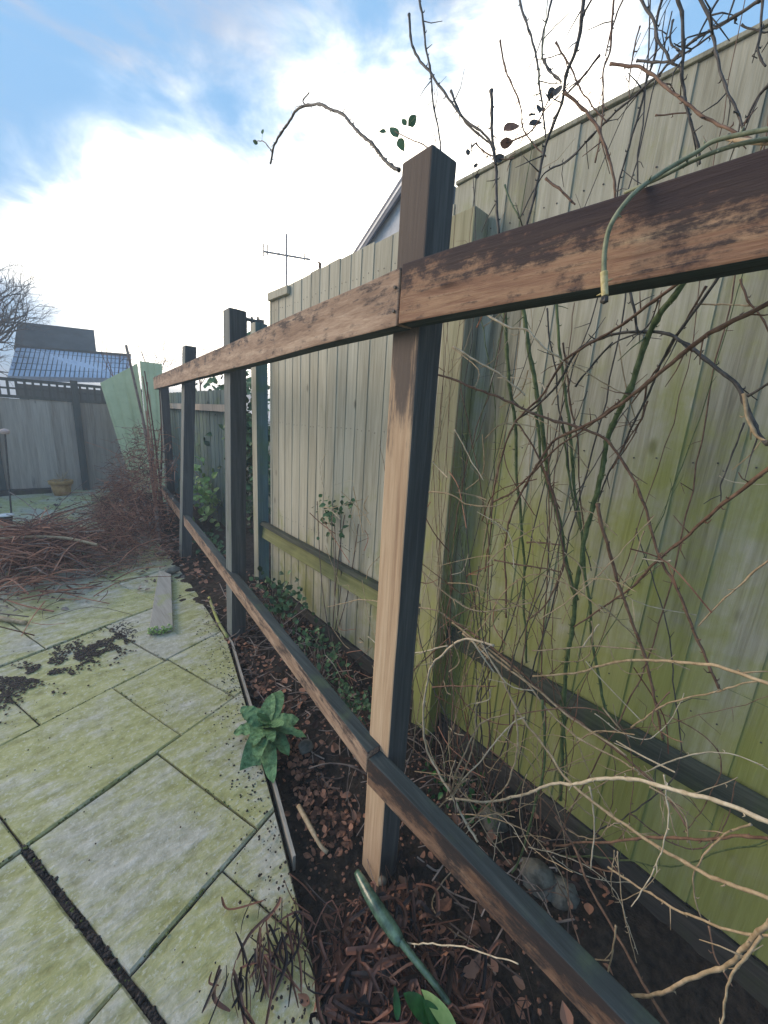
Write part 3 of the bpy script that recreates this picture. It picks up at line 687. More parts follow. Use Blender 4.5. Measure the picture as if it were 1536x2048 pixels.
for i in range(70):       # leaves combed out over the slab edge
    f = random.random(); u0 = 590 - 130 * f + random.gauss(0, 22); v0 = 1790 + 170 * f + random.gauss(0, 30); p = PG(u0, v0, random.uniform(.012, .04)); a = random.gauss(-1.95, .55); l = random.uniform(.03, .13)
    q = p + Vector((math.cos(a), math.sin(a), 0)) * l; p.z *= .5; q.z = random.uniform(.003, .008)
    ribbon(mb, [p, p.lerp(q, .5) + Vector((random.gauss(0, .012), random.gauss(0, .012), random.uniform(0, .006))), q], random.uniform(.002, .010))
tag(mb.build('dead_strap_leaves', M['strap'], recalc=False), 'heap of dark brown dead strap leaves spilling from the bed onto the slabs', 'dead leaves', kind='stuff')

# ---------------------------------------------------------------- living plants
random.seed(14)
pb = PG(525, 1480, .0)
pl_ = thing('leafy_plant', (pb.x + .02, pb.y, 0), 'blue-green crinkled broad-leaved rosette growing over the slab edge', 'plant')
c0 = Vector((pb.x + .025, pb.y + .03, .035))
for (u, v, z, wd) in ((555, 1385, .08, .055), (490, 1420, .07, .05), (478, 1465, .04, .05), (585, 1440, .05, .05), (570, 1500, .03, .05), (500, 1535, .02, .055), (540, 1545, .02, .045), (525, 1420, .10, .045), (560, 1455, .10, .05), (510, 1475, .08, .045), (540, 1400, .05, .04), (600, 1470, .06, .04), (530, 1440, .12, .035), (545, 1475, .11, .035), (515, 1505, .06, .05)):
    tip = PG(u, v, z); d = tip - c0; mb = MB(); leaf(mb, c0 - Vector((0, 0, .005)), d + Vector((0, 0, .03)), (random.gauss(0, .25), random.gauss(0, .25), 1), d.length * 1.2, wd * random.uniform(1.3, 1.75), random.uniform(.1, .4), random.uniform(.0, .3), 11, 0, .5, random.uniform(.004, .009))
    o = mb.build('leaf', M['plant'], pl_, smooth=True, recalc=False); sf = o.modifiers.new('s', 'SUBSURF'); sf.levels = 1; sf.render_levels = 2
gs = thing('green_stalk', PG(800, 1880, .03), 'glossy dark green thick stalk lying at the foot of the nearest post', 'stalk')
pts = smooth_pts([PG(714, 1745, .09), PG(745, 1800, .10), PG(790, 1868, .10), PG(803, 1885, .10)], 6); n = len(pts)
mb = MB(); mb.tube(pts, [.009 + .008 * math.sin(math.pi * i / (n - 1)) for i in range(n)], 10); mb.build('sheath', M['tubeg'], gs, smooth=True)
pts = smooth_pts([PG(800, 1880, .10), PG(832, 1922, .10), PG(868, 1966, .095), PG(900, 2010, .08)], 5); n = len(pts)
mb = MB(); mb.tube(pts, [.0095 - .004 * i / n for i in range(n)], 9); mb.build('stem', M['tubeg'], gs, smooth=True)
sg = thing('seedling', PG(850, 2040, 0), 'bright green seedling leaves at the bottom below the dark stalk', 'plant')
for (u0, v0, u1, v1, wd, m_) in ((915, 2075, 848, 1975, .030, 'lime'), (860, 2040, 812, 1985, .034, 'darkgreen'), (795, 2040, 792, 1975, .016, 'darkgreen'), (880, 2060, 850, 2000, .03, 'darkgreen')):
    a_ = PG(u0, v0, .10); b_ = PG(u1, v1, .135); mb = MB(); leaf(mb, a_, b_ - a_, (.1, -.3, 1), (b_ - a_).length, wd, .15, .25, 8, 0, .7); mb.build('leaf', M[m_], sg, smooth=True, recalc=False)

def clump(name, label, cat, ctr, ext, n, size, mat, stems=8, group=None, smat='twiggrey', base=None):
    c = Vector(ctr); b_ = Vector(base) if base else Vector((c.x, c.y, bedz(c.x, c.y)))
    th_ = thing(name, b_, label, cat, group); mb = MB()
    for _ in range(n):
        p = c + Vector((random.gauss(0, ext[0]), random.gauss(0, ext[1]), random.gauss(0, ext[2]))); l = random.uniform(*size)
        leaf(mb, p, rnd() + Vector((-.3, -.3, 0)), Vector((-.6, -.5, .8)) + rnd() * .6, l, l * .7, random.uniform(0, .5), .2, 4)
    mb.build('leaves', M[mat], th_, recalc=False); mb = MB()
    for _ in range(stems):
        q = c + Vector((random.gauss(0, ext[0]), random.gauss(0, ext[1]), random.gauss(0, ext[2])))
        m_ = b_.lerp(q, .5) + rnd() * .05; mb.tube(smooth_pts([b_, m_, q], 4), .0025, 4)
    mb.build('stems', M[smat], th_, recalc=False); return th_
clump('ivy', 'dark green ivy sprig against the pale far panel', 'ivy', PX(672, 1030, 1.13), (.02, .08, .06), 60, (.02, .04), 'ivy', 6)
clump('ground_plant', 'low green leafy weed at the foot of the slim far post', 'weed', PX(560, 1190, .99), (.05, .12, .05), 150, (.02, .045), 'ivy', 12)
clump('ground_plant', 'grey-green mossy weed behind the long lower rail', 'weed', PX(640, 1290, .93), (.05, .10, .035), 130, (.012, .03), 'ivy', 16)
clump('ground_plant', 'tangled dark weed left of the nearest post', 'weed', PX(700, 1400, .86), (.05, .08, .03), 120, (.012, .028), 'ivy', 20)
clump('bright_ivy', 'bright lime ivy growing between the second and third frame posts', 'ivy', PX(408, 985, 1.30), (.06, .16, .16), 130, (.05, .09), 'lime', 10)
clump('bright_ivy', 'lower green ivy by the base of the third frame post', 'ivy', PX(428, 1085, 1.05), (.05, .10, .06), 70, (.03, .06), 'ivy', 10)
clump('hedge_shrub', 'dark green hedge shrub seen in the gap beside the slim far post', 'shrub', PX(503, 900, 1.62), (.10, .2, .42), 700, (.05, .10), 'ivy', 16)
clump('hedge_shrub', 'blue-green shrub behind the side fence near the lattice', 'shrub', (1.75, 5.2, 1.15), (.12, .5, .25), 500, (.06, .12), 'ivy', 16)
clump('ground_plant', 'small dark weed by the near gravel board', 'weed', (1.0, .62, .0), (.06, .07, .02), 90, (.012, .03), 'darkgreen', 10)
mb = MB(); p = PX(497, 800, 2.6); mb.box((p.x, p.y - .12, p.z - .14), (p.x + .03, p.y + .12, p.z + .12)); tag(mb.build('white_panel', M['white'], bevel=.01), 'small white panel glimpsed in the gap beside the slim far post', 'panel')

# ---------------------------------------------------------------- dead shrub, brush pile
random.seed(31)
ds = thing('dead_shrub', (.78, 4.5, 0), 'dead brown twiggy shrub slumped against the frame at the far end of the patio', 'shrub')
mb = MB(); trunk = [PG(318, 1085, 0), PY(306, 960, 5.0), PY(290, 860, 5.0), PY(268, 760, 5.0), PY(252, 690, 5.0)]
mb.tube(smooth_pts(trunk, 4), [.018] * 9 + [.013] * 8, 7); mb.build('trunk', M['twiggrey'], ds, recalc=False)
mb = MB(); a = Vector((.85, 4.6, .0))
for _ in range(6): q = PY(random.uniform(285, 330), random.uniform(740, 850), 5.0); mb.tube(smooth_pts([a + rnd() * .05, a.lerp(q, .5) + rnd() * .08, q], 4), [.010] * 5 + [.006] * 4, 5)
mb.build('stems', M['twigred'], ds, recalc=False)
mb = MB()
for _ in range(2600):
    k = random.random() ** .8; cx_ = .93 - k * .55 + random.gauss(0, .05); cy_ = random.uniform(3.9, 5.8); top = 1.15 * (1 - k) + .08; z = random.uniform(0, top)
    p = Vector((cx_, cy_, z)); d = Vector((random.gauss(-.3, .5), random.gauss(0, .5), random.gauss(-.05, .45))); l = random.uniform(.06, .24)
    mb.tube([p, p + d * l * .5 + rnd() * .015, p + d * l], random.uniform(.0012, .0035), 3, caps=False)
mb.build('twigs', M['twigred'], ds, recalc=False)
mb = MB()
for _ in range(900):
    k = random.random(); p = Vector((.92 - k * .5 + random.gauss(0, .05), random.uniform(3.9, 5.8), random.uniform(0, 1.1 * (1 - k) + .05))); l = random.uniform(.015, .035)
    leaf(mb, p, rnd(), rnd(), l, l * .6, .3, .3, 3)
mb.build('dead_leaves', M['twiggrey'], ds, recalc=False)
def brush(name, label, f, n, mats, rr=(.0015, .004), ll=(.1, .4), flat=.25):
    th_ = thing(name, f()[0], label, 'brush pile')
    for mname, share in mats:
        mb = MB()
        for _ in range(int(n * share)):
            p, a = f(); d = Vector((math.cos(a), math.sin(a), random.gauss(0, flat))); l = random.uniform(*ll); q = p + d * l
            if q.z < .01: q.z = .01
            m_ = p.lerp(q, .5) + Vector((random.gauss(0, .03), random.gauss(0, .03), random.uniform(0, .05))); r = random.uniform(*rr)
            pts = smooth_pts([p, m_, q], 3); mb.tube(pts, [r * (1 - .5 * i / len(pts)) for i in range(len(pts))], 4, caps=False)
        mb.build('branches', M[mname], th_, recalc=False)
    return th_
def pile():
    r = abs(random.gauss(0, .5)); an = random.uniform(0, 6.28); p = Vector((-.16 + .42 * r * math.cos(an), 4.1 + 1.15 * r * math.sin(an), 0)); p.z = random.uniform(.01, .05 + .26 * max(0, 1 - r)); return p, random.gauss(.1, .9) + (math.pi if random.random() < .5 else 0)
bp = brush('brush_pile', 'pile of cut reddish-brown branches heaped on the patio at the left', pile, 1150, (('twigred', .8), ('twiggrey', .2)), (.0018, .0065), (.12, .5))
mb = MB(); mb.tube(smooth_pts([PG(-40, 1082, .25), PG(50, 1074, .25), PG(130, 1076, .24), PG(195, 1090, .20)], 5), .012, 7); mb.build('thick_branch', M['canetan'], bp)
mb = MB(); mb.tube(smooth_pts([PG(-40, 1056, .3), PG(80, 1062, .28), PG(150, 1070, .25), PG(215, 1100, .16)], 5), .007, 7); mb.build('thick_branch', M['twigred'], bp)
def drift():
    x = random.uniform(.15, .75); return Vector((x, random.uniform(3.45, 4.6), random.uniform(.005, .05 + .1 * (x > .5)))), random.uniform(0, 6.28)
brush('twig_drift', 'low drift of fine dark red twigs on slabs below the dead shrub', drift, 900, (('twigred', .6), ('twiggrey', .4)), (.001, .003), (.05, .2), .12)
mb = MB(); mb.tube(smooth_pts([PG(-20, 1232, .02), PG(20, 1240, .022), PG(52, 1246, .018)], 4), [.014] * 5 + [.012] * 4, 8)
tag(mb.build('short_log', M['canetan'], smooth=True), 'short pale broken branch on slabs below the brush pile at left', 'branch')

# plank on the patio, mossy end
pk = thing('plank', (.46, 2.9, 0), 'grey weathered plank lying on the patio with a bright mossy end', 'plank')
a, b, c, d = PG(297, 1262, .03), PG(346, 1254, .03), PG(342, 1148, .03), PG(318, 1140, .03)
mb = MB(); mb.prism([a, b, c, d], (0, 0, -.026)); mb.build('board', M['plank'], pk, bevel=.003)
mb = MB()
for _ in range(160): p = a.lerp(b, random.random()) + Vector((0, random.gauss(.012, .016), random.uniform(-.02, .004))); lump(mb, p, random.uniform(.004, .009), 5)
mb.build('moss', M['lime'], pk, recalc=False)

# stones
random.seed(9)
def stone(u, v, z, r, lab, sq=(1, 1, .7)):
    p = PG(u, v, z); mb = MB(); n = 10; vs = []; fs = []
    for j in range(7):
        ph = math.pi * (j / 6 - .5)
        for i in range(n):
            an = 2 * math.pi * i / n; q = Vector((math.cos(an) * math.cos(ph) * sq[0], math.sin(an) * math.cos(ph) * sq[1], math.sin(ph) * sq[2]))
            vs.append(p + q * r * (1 + .35 * noise.noise(q * 1.6 + Vector((u, v, 0)))))
    for j in range(6):
        for i in range(n): fs.append((j * n + i, j * n + (i + 1) % n, (j + 1) * n + (i + 1) % n, (j + 1) * n + i))
    mb.add(vs, fs); tag(mb.build('stone', M['stone'], smooth=True, recalc=False), lab, 'stone', 'stones in and beside the bed')
stone(345, 1140, .03, .045, 'pale stone at the far end of the grey plank', (1.3, .8, .6))
stone(612, 1492, .0, .032, 'whitish stone beside the blue-green rosette plant')
stone(765, 1762, .01, .013, 'small pale pebble at the foot of the nearest post')
stone(460, 1196, .0, .03, 'pale flat stone at the foot of the second post', (1.4, .8, .5))
stone(1075, 1760, -.02, .06, 'dark grey stone in the shaded bed under the canes')
stone(1125, 1790, -.02, .05, 'second shaded stone touching the dark grey one')
stone(985, 1640, -.01, .045, 'mossy stone just behind the near lower rail')
# half-buried pale root beside bed edge
mb = MB(); mb.tube(smooth_pts([PG(597, 1612, .0), PG(618, 1650, .012), PG(640, 1690, .01), PG(655, 1705, .0)], 5), [.008] * 8 + [.006] * 8, 7)
tag(mb.build('root', M['canetan'], smooth=True), 'pale half-buried root in the soil beside the edging strip', 'root')
# grey stick by third post
mb = MB(); mb.tube(smooth_pts([PG(418, 1195, .0), PG(435, 1240, .01), PG(455, 1275, .01)], 4), .010, 6)
tag(mb.build('green_stick', M['limepost'], smooth=True), 'greenish stick lying at the bed edge below the second post', 'stick')

# pot, stake, bag at the far left
pp = PG(125, 990, 0); pt = thing('flower_pot', (pp.x, pp.y, 0), 'ochre flower pot standing before the far grey fence', 'pot')
def lathe(prof, c, n=20):
    mb = MB(); vs = []; fs = []
    for (r, z) in prof:
        for i in range(n): an = 2 * math.pi * i / n; vs.append((c[0] + math.cos(an) * r, c[1] + math.sin(an) * r, c[2] + z))
    for j in range(len(prof) - 1):
        for i in range(n): fs.append((j * n + i, j * n + (i + 1) % n, (j + 1) * n + (i + 1) % n, (j + 1) * n + i))
    mb.add(vs, fs); return mb
lathe([(.0, 0), (.09, 0), (.12, .17), (.105, .17), (.09, .13), (0, .13)], (pp.x, pp.y, 0)).build('pot_body', M['pot'], pt, smooth=True)
lathe([(.120, .165), (.138, .165), (.142, .21), (.12, .215), (.108, .165)], (pp.x, pp.y, 0)).build('rim', M['pot'], pt, smooth=True)
mb = MB()
for _ in range(30):
    q = Vector((pp.x, pp.y, .15)); e = q + Vector((random.gauss(0, .1), random.gauss(0, .08), random.uniform(.05, .2))); mb.tube([q, q.lerp(e, .5) + rnd() * .02, e], .003, 4)
mb.build('dead_stems', M['canetan'], pt, recalc=False)
sk = thing('garden_stake', PG(20, 1000, 0), 'thin dark stake with a pale pinkish cap at the far left', 'stake')
b_ = PY(14, 975, 6.0); t2 = PY(10, 868, 6.0)
mb = MB(); mb.tube([Vector((b_.x, 6, 0)), t2], .009, 6); mb.build('rod', M['canedark'], sk)
lathe([(0, 0), (.035, 0), (.045, .03), (.03, .05), (0, .06)], (t2.x, 6, t2.z)).build('cap', M['pink'], sk, smooth=True)
gp = PG(12, 1048, 0); bag = thing('garden_tub', (gp.x, gp.y, 0), 'small black tub with a white lid by the brush pile at far left', 'tub')
lathe([(0, 0), (.05, 0), (.065, .09), (0, .09)], (gp.x, gp.y, 0)).build('tub', M['black'], bag, smooth=True)
lathe([(0, .092), (.068, .092), (.068, .105), (0, .115)], (gp.x + .01, gp.y - .01, 0)).build('lid', M['white'], bag, smooth=True)

# ---------------------------------------------------------------- rose canes
def C5(x, y): return 900 + x * .414, y * .414
def C6(x, y): return 836 + x * .4557, 550 + y * .4557
def C7(x, y): return 836 + x * .4557, 1200 + y * .4557
def CI(x, y): return x, y
random.seed(77)
CP = []
def cane(par, pts, cf, xa, xb, rpx, mat, thorn=1, taper=.65, name='cane', floor=True):
    """a cane whose course runs from depth x=xa to x=xb; rpx = radius in photo pixels at its own distance"""
    n = len(pts); P = []
    for i, (a, b) in enumerate(pts):
        u, v = cf(a, b); x = xa + (xb - xa) * i / (n - 1); p = PX(u, v, x)
        if floor and p.z < bedz(p.x, p.y) - .01:
            r = pray(u, v); k = (1.3 + .01) / -r.z; p = EYE + r * k
        P.append(p)
    dist = sum(((p - EYE).dot(ROT @ Vector((0, 0, -1))) for p in P)) / n
    r0 = rpx * .74 * dist / F
    S_ = smooth_pts(P, 9); m = len(S_)
    S_ = [p + Vector([noise.noise(p * 9 + Vector((k * 7, xa * 30, 0))) * .007 + noise.noise(p * 45 + Vector((k * 5, xa * 30, 3))) * .0022 for k in range(3)]) for p in S_]
    rad = []; acc = 0; per = random.uniform(.035, .06)
    for i, p in enumerate(S_):
        if i: acc += (p - S_[i - 1]).length
        rad.append(r0 * (1 - (1 - taper) * i / m) * (1 + .15 * noise.noise(p * 60)) * (1 + .35 * max(0, math.cos(acc * 6.283 / per)) ** 10))
    mb = MB(); mb.tube(S_, rad, 7)
    acc = 0; nxt = .03
    for i in range(1, m):
        acc += (S_[i] - S_[i - 1]).length
        if thorn and acc > nxt:
            nxt = acc + random.uniform(.02, .06) / thorn
            t = (S_[i] - S_[i - 1]).normalized(); o_ = t.cross(rnd()).normalized()
            lt_ = random.uniform(.005, .010) * (.6 + rad[i] / .004 * .4); b0 = S_[i] + o_ * rad[i] * .6
            mb.tube([b0, b0 + o_ * lt_ * .6 + t * .001, b0 + o_ * lt_ - t * lt_ * .4], [min(rad[i] * .55, .0025), .0011, .0003], 4)
    CP.extend(S_)
    if thorn:
        for i in range(4, m - 3):
            if random.random() < .10 * thorn and S_[i].z > .1:
                t = (S_[i] - S_[i - 1]).normalized(); d_ = (t * random.choice((.7, -.4, .9)) + rnd() * .8).normalized(); l_ = random.uniform(.012, .07); q = S_[i]
                if q.x + d_.x * l_ < .72 or q.x + d_.x * l_ > 1.13: d_.x = 0
                k1 = q + d_ * l_ * .5 + rnd() * .003; mb.tube([q, k1, q + d_ * l_ + rnd() * .006], [min(.0014, rad[i] * .6), .0010, .0006], 4)
    return mb.build(name, M[mat], par, smooth=True, recalc=False), S_
rb = thing('rose_bush', PX(1160, 1560, 1.02), 'tall leafless green-stemmed rose bush rising against the near fence panel', 'rose bush')
A_ = lambda *a, **k: cane(rb, *a[:4], a[4] * .82, *a[5:], **k)
# upper, against the sky
up = [
 ([(832, -30), (850, 80), (862, 150), (865, 200), (882, 300), (890, 420)], CI, .85, .85, 3.5, 'canedark'),
 ([(818, 30), (825, 85), (870, 160), (920, 225), (975, 280), (990, 330)], CI, .86, .84, 4.5, 'canedark'),
 ([(978, 182), (985, 300), (995, 440), (1003, 620)], CI, .84, .86, 5.5, 'canedark'),
 ([(325, -40), (370, 100), (415, 270), (430, 420), (440, 520), (470, 650)], C5, .95, .88, 4, 'canedark'),
 ([(640, -40), (650, 60), (620, 230), (570, 350), (545, 480), (490, 620), (450, 760), (380, 1060), (330, 1400)], C5, .82, .86, 6, 'canedark'),
 ([(655, 60), (700, -20)], C5, .82, .82, 4, 'canedark'),
 ([(490, -20), (455, 150), (450, 250), (470, 340), (530, 400)], C5, .9, .84, 3.5, 'canedark'),
 ([(245, 200), (270, 350), (350, 520), (370, 620), (460, 760)], C5, .9, .9, 3, 'canebrown'),
 ([(720, 270), (640, 380), (560, 450)], C5, .88, .84, 4, 'canebrown'),
 ([(790, -30), (775, 200), (740, 330), (745, 480), (740, 600), (700, 800)], C5, .92, .92, 3.5, 'canebrown'),
 ([(845, -20), (790, 130), (760, 260)], C5, .94, .92, 3, 'canebrown'),
 ([(910, 130), (880, 320), (875, 470)], C5, .9, .9, 2.5, 'canebrown'),
 ([(1020, -20), (985, 130), (990, 260), (950, 400), (890, 620), (820, 880), (780, 1200)], C5, .88, .95, 4, 'canedark'),
 ([(915, -20), (985, 110), (1000, 200), (1060, 290), (1130, 330)], C5, .8, .8, 4.5, 'canedark'),
 ([(1075, -30), (1110, 80), (1125, 250), (1140, 400), (1170, 600), (1200, 800)], C5, .78, .82, 5.5, 'canedark'),
 ([(1490, -10), (1300, 120), (1180, 200), (1060, 310), (950, 420), (700, 640), (560, 780)], C5, .8, .95, 4.5, 'canedark'),
 ([(1185, -20), (1270, 140), (1310, 280), (1350, 430), (1410, 640)], C5, .8, .78, 5, 'canedark'),
 ([(1310, -20), (1240, 90), (1180, 200)], C5, .82, .8, 4, 'canedark'),
 ([(1540, 420), (1470, 500), (1420, 620)], C5, .76, .77, 5, 'canedark'),
 ([(1370, -20), (1340, 90)], C5, .8, .8, 3.5, 'canedark'),
 ([(1505, -20), (1515, 120), (1505, 220), (1540, 300)], C5, .8, .8, 4, 'canedark'),
 ([(1410, 105), (1520, 130), (1560, 125)], C5, .8, .8, 3, 'canedark'),
 ([(780, 312), (950, 340), (1080, 440), (1200, 550), (1320, 620), (1400, 655), (1500, 700)], C5, .8, .76, 5, 'canebrown'),
 ([(560, 450), (680, 570), (740, 700), (790, 900), (800, 1200)], C5, .84, .86, 5, 'canebrown'),
 ([(515, 200), (570, 300), (620, 410), (690, 500), (760, 590)], C5, .9, .9, 3, 'canebrown'),
 ([(440, 290), (480, 350), (540, 400)], C5, .86, .86, 3, 'canedark'),
 ([(1080, 100), (1075, 190), (1130, 260)], C5, .83, .8, 3.5, 'canedark'),
 ([(910, 290), (1050, 285), (1130, 260), (1250, 180)], C5, .83, .8, 4, 'canedark'),
 ([(270, 690), (360, 650), (430, 590), (500, 440)], C5, .85, .84, 3, 'canebrown'),
 ([(120, 690), (170, 740), (240, 770), (300, 760)], C5, .85, .85, 2.5, 'canebrown'),
 ([(0, 440), (60, 560), (150, 660), (200, 700)], C5, .86, .85, 4, 'canedark'),
 ([(1000, 550), (1150, 545)], C5, .95, .95, 2.5, 'canebrown'),
 ([(460, 860), (560, 940), (610, 980)], C5, .95, .95, 4, 'canebrown'),
 ([(700, 640), (560, 780), (440, 860), (330, 1060)], C5, .98, .95, 3, 'canedark'),
 ([(260, 900), (330, 1060), (400, 1300)], C5, .98, .95, 3, 'canegreen'),
]
for a in up: A_(a[0], a[1], a[2], a[3], a[4], a[5])
lowc = [
 ([(1290, -120), (1150, 60), (1020, 250), (940, 450), (880, 600), (830, 730), (800, 880), (775, 1000), (740, 1150), (700, 1350), (685, 1536), (650, 1706), (640, 2026), (625, 2300)], C6, .82, 1.04, 7.6, 'canegreen', 1, 1.0),
 ([(360, 0), (375, 170), (400, 440), (425, 600), (435, 900), (460, 1150), (465, 1430), (480, 1700)], C6, .98, 1.08, 6, 'canegreen'),
 ([(440, 60), (480, 260), (520, 500), (560, 800), (600, 1000), (640, 1200), (690, 1430)], C6, .96, 1.05, 6.5, 'canegreen', 1, 1.1),
 ([(590, 0), (630, 350), (660, 650), (680, 850), (720, 1150), (750, 1450), (800, 1800), (860, 1960)], C6, .98, 1.08, 4.5, 'canegreen', 1, 1.0),
 ([(1560, 105), (1300, 240), (1100, 390), (900, 560), (720, 670), (600, 740), (500, 870), (420, 1030), (385, 1200), (390, 1500)], C6, .72, .95, 5.5, 'canebrown'),
 ([(1560, 830), (1350, 1000), (1180, 1150), (1000, 1310), (860, 1430), (690, 1545)], C6, .78, .98, 5, 'canebrown'),
 ([(1340, -20), (1150, 260), (1080, 380), (980, 580), (900, 760), (830, 880), (790, 1000)], C6, .82, 1.0, 4, 'canedark'),
 ([(430, 640), (560, 540), (700, 340), (850, 260), (950, 240), (1080, 250), (1180, 300), (1260, 380), (1400, 500), (1470, 650), (1520, 730), (1560, 720)], C6, .95, .72, 4.8, 'canedark', 1, 1.1),
 ([(1160, 30), (1070, 90), (900, 210), (760, 290), (640, 380), (550, 520), (430, 640), (380, 760), (330, 980), (300, 1300)], C6, .82, .95, 4.5, 'canebrown'),
 ([(80, 430), (200, 480), (300, 520), (430, 570), (560, 620), (700, 660), (830, 720), (900, 830), (980, 990), (1060, 1220), (1150, 1400), (1210, 1560), (1290, 1736), (1330, 1826)], C6, .80, .9, 4.2, 'canebrown', 1, .9),
 ([(560, 860), (600, 1010), (640, 1200), (625, 1320), (560, 1450), (480, 1520)], C6, .92, .92, 3.5, 'canebrown'),
 ([(330, 1250), (460, 1270), (620, 1300)], C6, .9, .92, 3, 'canebrown'),
 ([(480, 1180), (620, 1190)], C6, .95, .95, 3, 'canebrown'),
 ([(790, 1000), (830, 1200), (880, 1340), (950, 1536), (1040, 1846), (1085, 2040)], C6, .85, .98, 5.5, 'canebrown'),
 ([(1430, 525), (1520, 475), (1560, 440)], C6, .74, .72, 4.5, 'canedark'),
 ([(1420, 520), (1450, 620), (1490, 700), (1530, 730)], C6, .76, .74, 6, 'canetan'),
 ([(1430, 650), (1360, 830), (1330, 920), (1335, 990)], C6, .9, .9, 2.6, 'canedark'),
 ([(1415, 20), (1450, 120), (1500, 180), (1560, 280)], C6, .85, .85, 3.5, 'canebrown'),
 ([(915, 30), (955, 180), (965, 240)], C6, .85, .85, 4.5, 'canedark'),
 ([(690, 495), (760, 400), (860, 295)], C6, .9, .9, 3, 'canedark'),
 ([(1220, 130), (1330, 128), (1450, 132)], C6, 1.0, 1.0, 3, 'canetan'),
 ([(1000, 480), (980, 620), (930, 700), (860, 850)], C6, .9, .95, 3, 'canebrown'),
 ([(1010, 560), (950, 700), (880, 800)], C6, .95, .95, 2.5, 'canebrown'),
 ([(700, 470), (860, 300), (1000, 230), (1060, 110)], C6, .95, .9, 3, 'canedark'),
 ([(330, 990), (400, 960), (500, 870), (620, 750), (820, 610), (940, 520)], C6, .96, .9, 3.5, 'canebrown'),
 ([(630, 660), (640, 760), (690, 1000), (720, 1160)], C6, 1.0, 1.04, 3, 'canegreen'),
 ([(520, 600), (540, 820), (570, 900), (640, 1190)], C6, .97, 1.02, 4.5, 'canegreen'),
 ([(430, 640), (530, 800), (620, 1030)], C6, .96, 1.0, 3, 'canebrown'),
 ([(1270, 40), (1180, 200), (1010, 470), (940, 560)], C6, .85, .9, 3.5, 'canebrown'),
 ([(640, 300), (660, 480), (700, 800), (730, 1150)], C6, 1.0, 1.05, 3, 'canebrown'),
 ([(560, 150), (600, 420), (640, 700), (690, 1030), (760, 1300)], C6, 1.0, 1.05, 2.6, 'canedark'),
]
for a in lowc: A_(a[0], a[1], a[2], a[3], a[4], a[5], *(a[6:]))
random.seed(55)
for i in range(46):       # finer shoots filling the bush
    y0_ = random.uniform(.25, .95); z0_ = -.03; x0_ = random.uniform(.95, 1.10); h_ = random.uniform(.9, 2.35); lean = random.gauss(0, .22); ox = random.uniform(-.14, 0); bow = random.gauss(0, .10); P_ = []
    for k in range(7):
        f = k / 6; P_.append(Vector((min(1.13, max(.74, x0_ + ox * f)), y0_ + lean * f + bow * math.sin(f * 3.1) + random.gauss(0, .012), z0_ + h_ * f)))
    S2 = smooth_pts(P_, 7); S2 = [p + Vector([noise.noise(p * 22 + Vector((q * 5, i, 0))) * .006 for q in range(3)]) for p in S2]; m = len(S2); r0 = random.uniform(.0011, .0026)
    mb = MB(); mb.tube(S2, [r0 * (1 - .5 * q / m) for q in range(m)], 6); CP.extend(S2)
    for q in range(3, m - 1, 2):
        if random.random() < .55:
            d_ = (rnd() + Vector((0, 0, .5))).normalized(); l_ = random.uniform(.006, .05) if random.random() < .8 else random.uniform(.05, .16); d_.x *= .3; b0 = S2[q]; k1 = b0 + d_ * l_ * .5 + rnd() * l_ * .08
            mb.tube([b0, k1, b0 + d_ * l_ + rnd() * l_ * .2], [r0 * .5, r0 * .4, r0 * .25], 4)
    mb.build('cane', M[random.choice(('canedark', 'canebrown', 'canebrown', 'canegreen', 'canetan'))], rb, smooth=True, recalc=False)
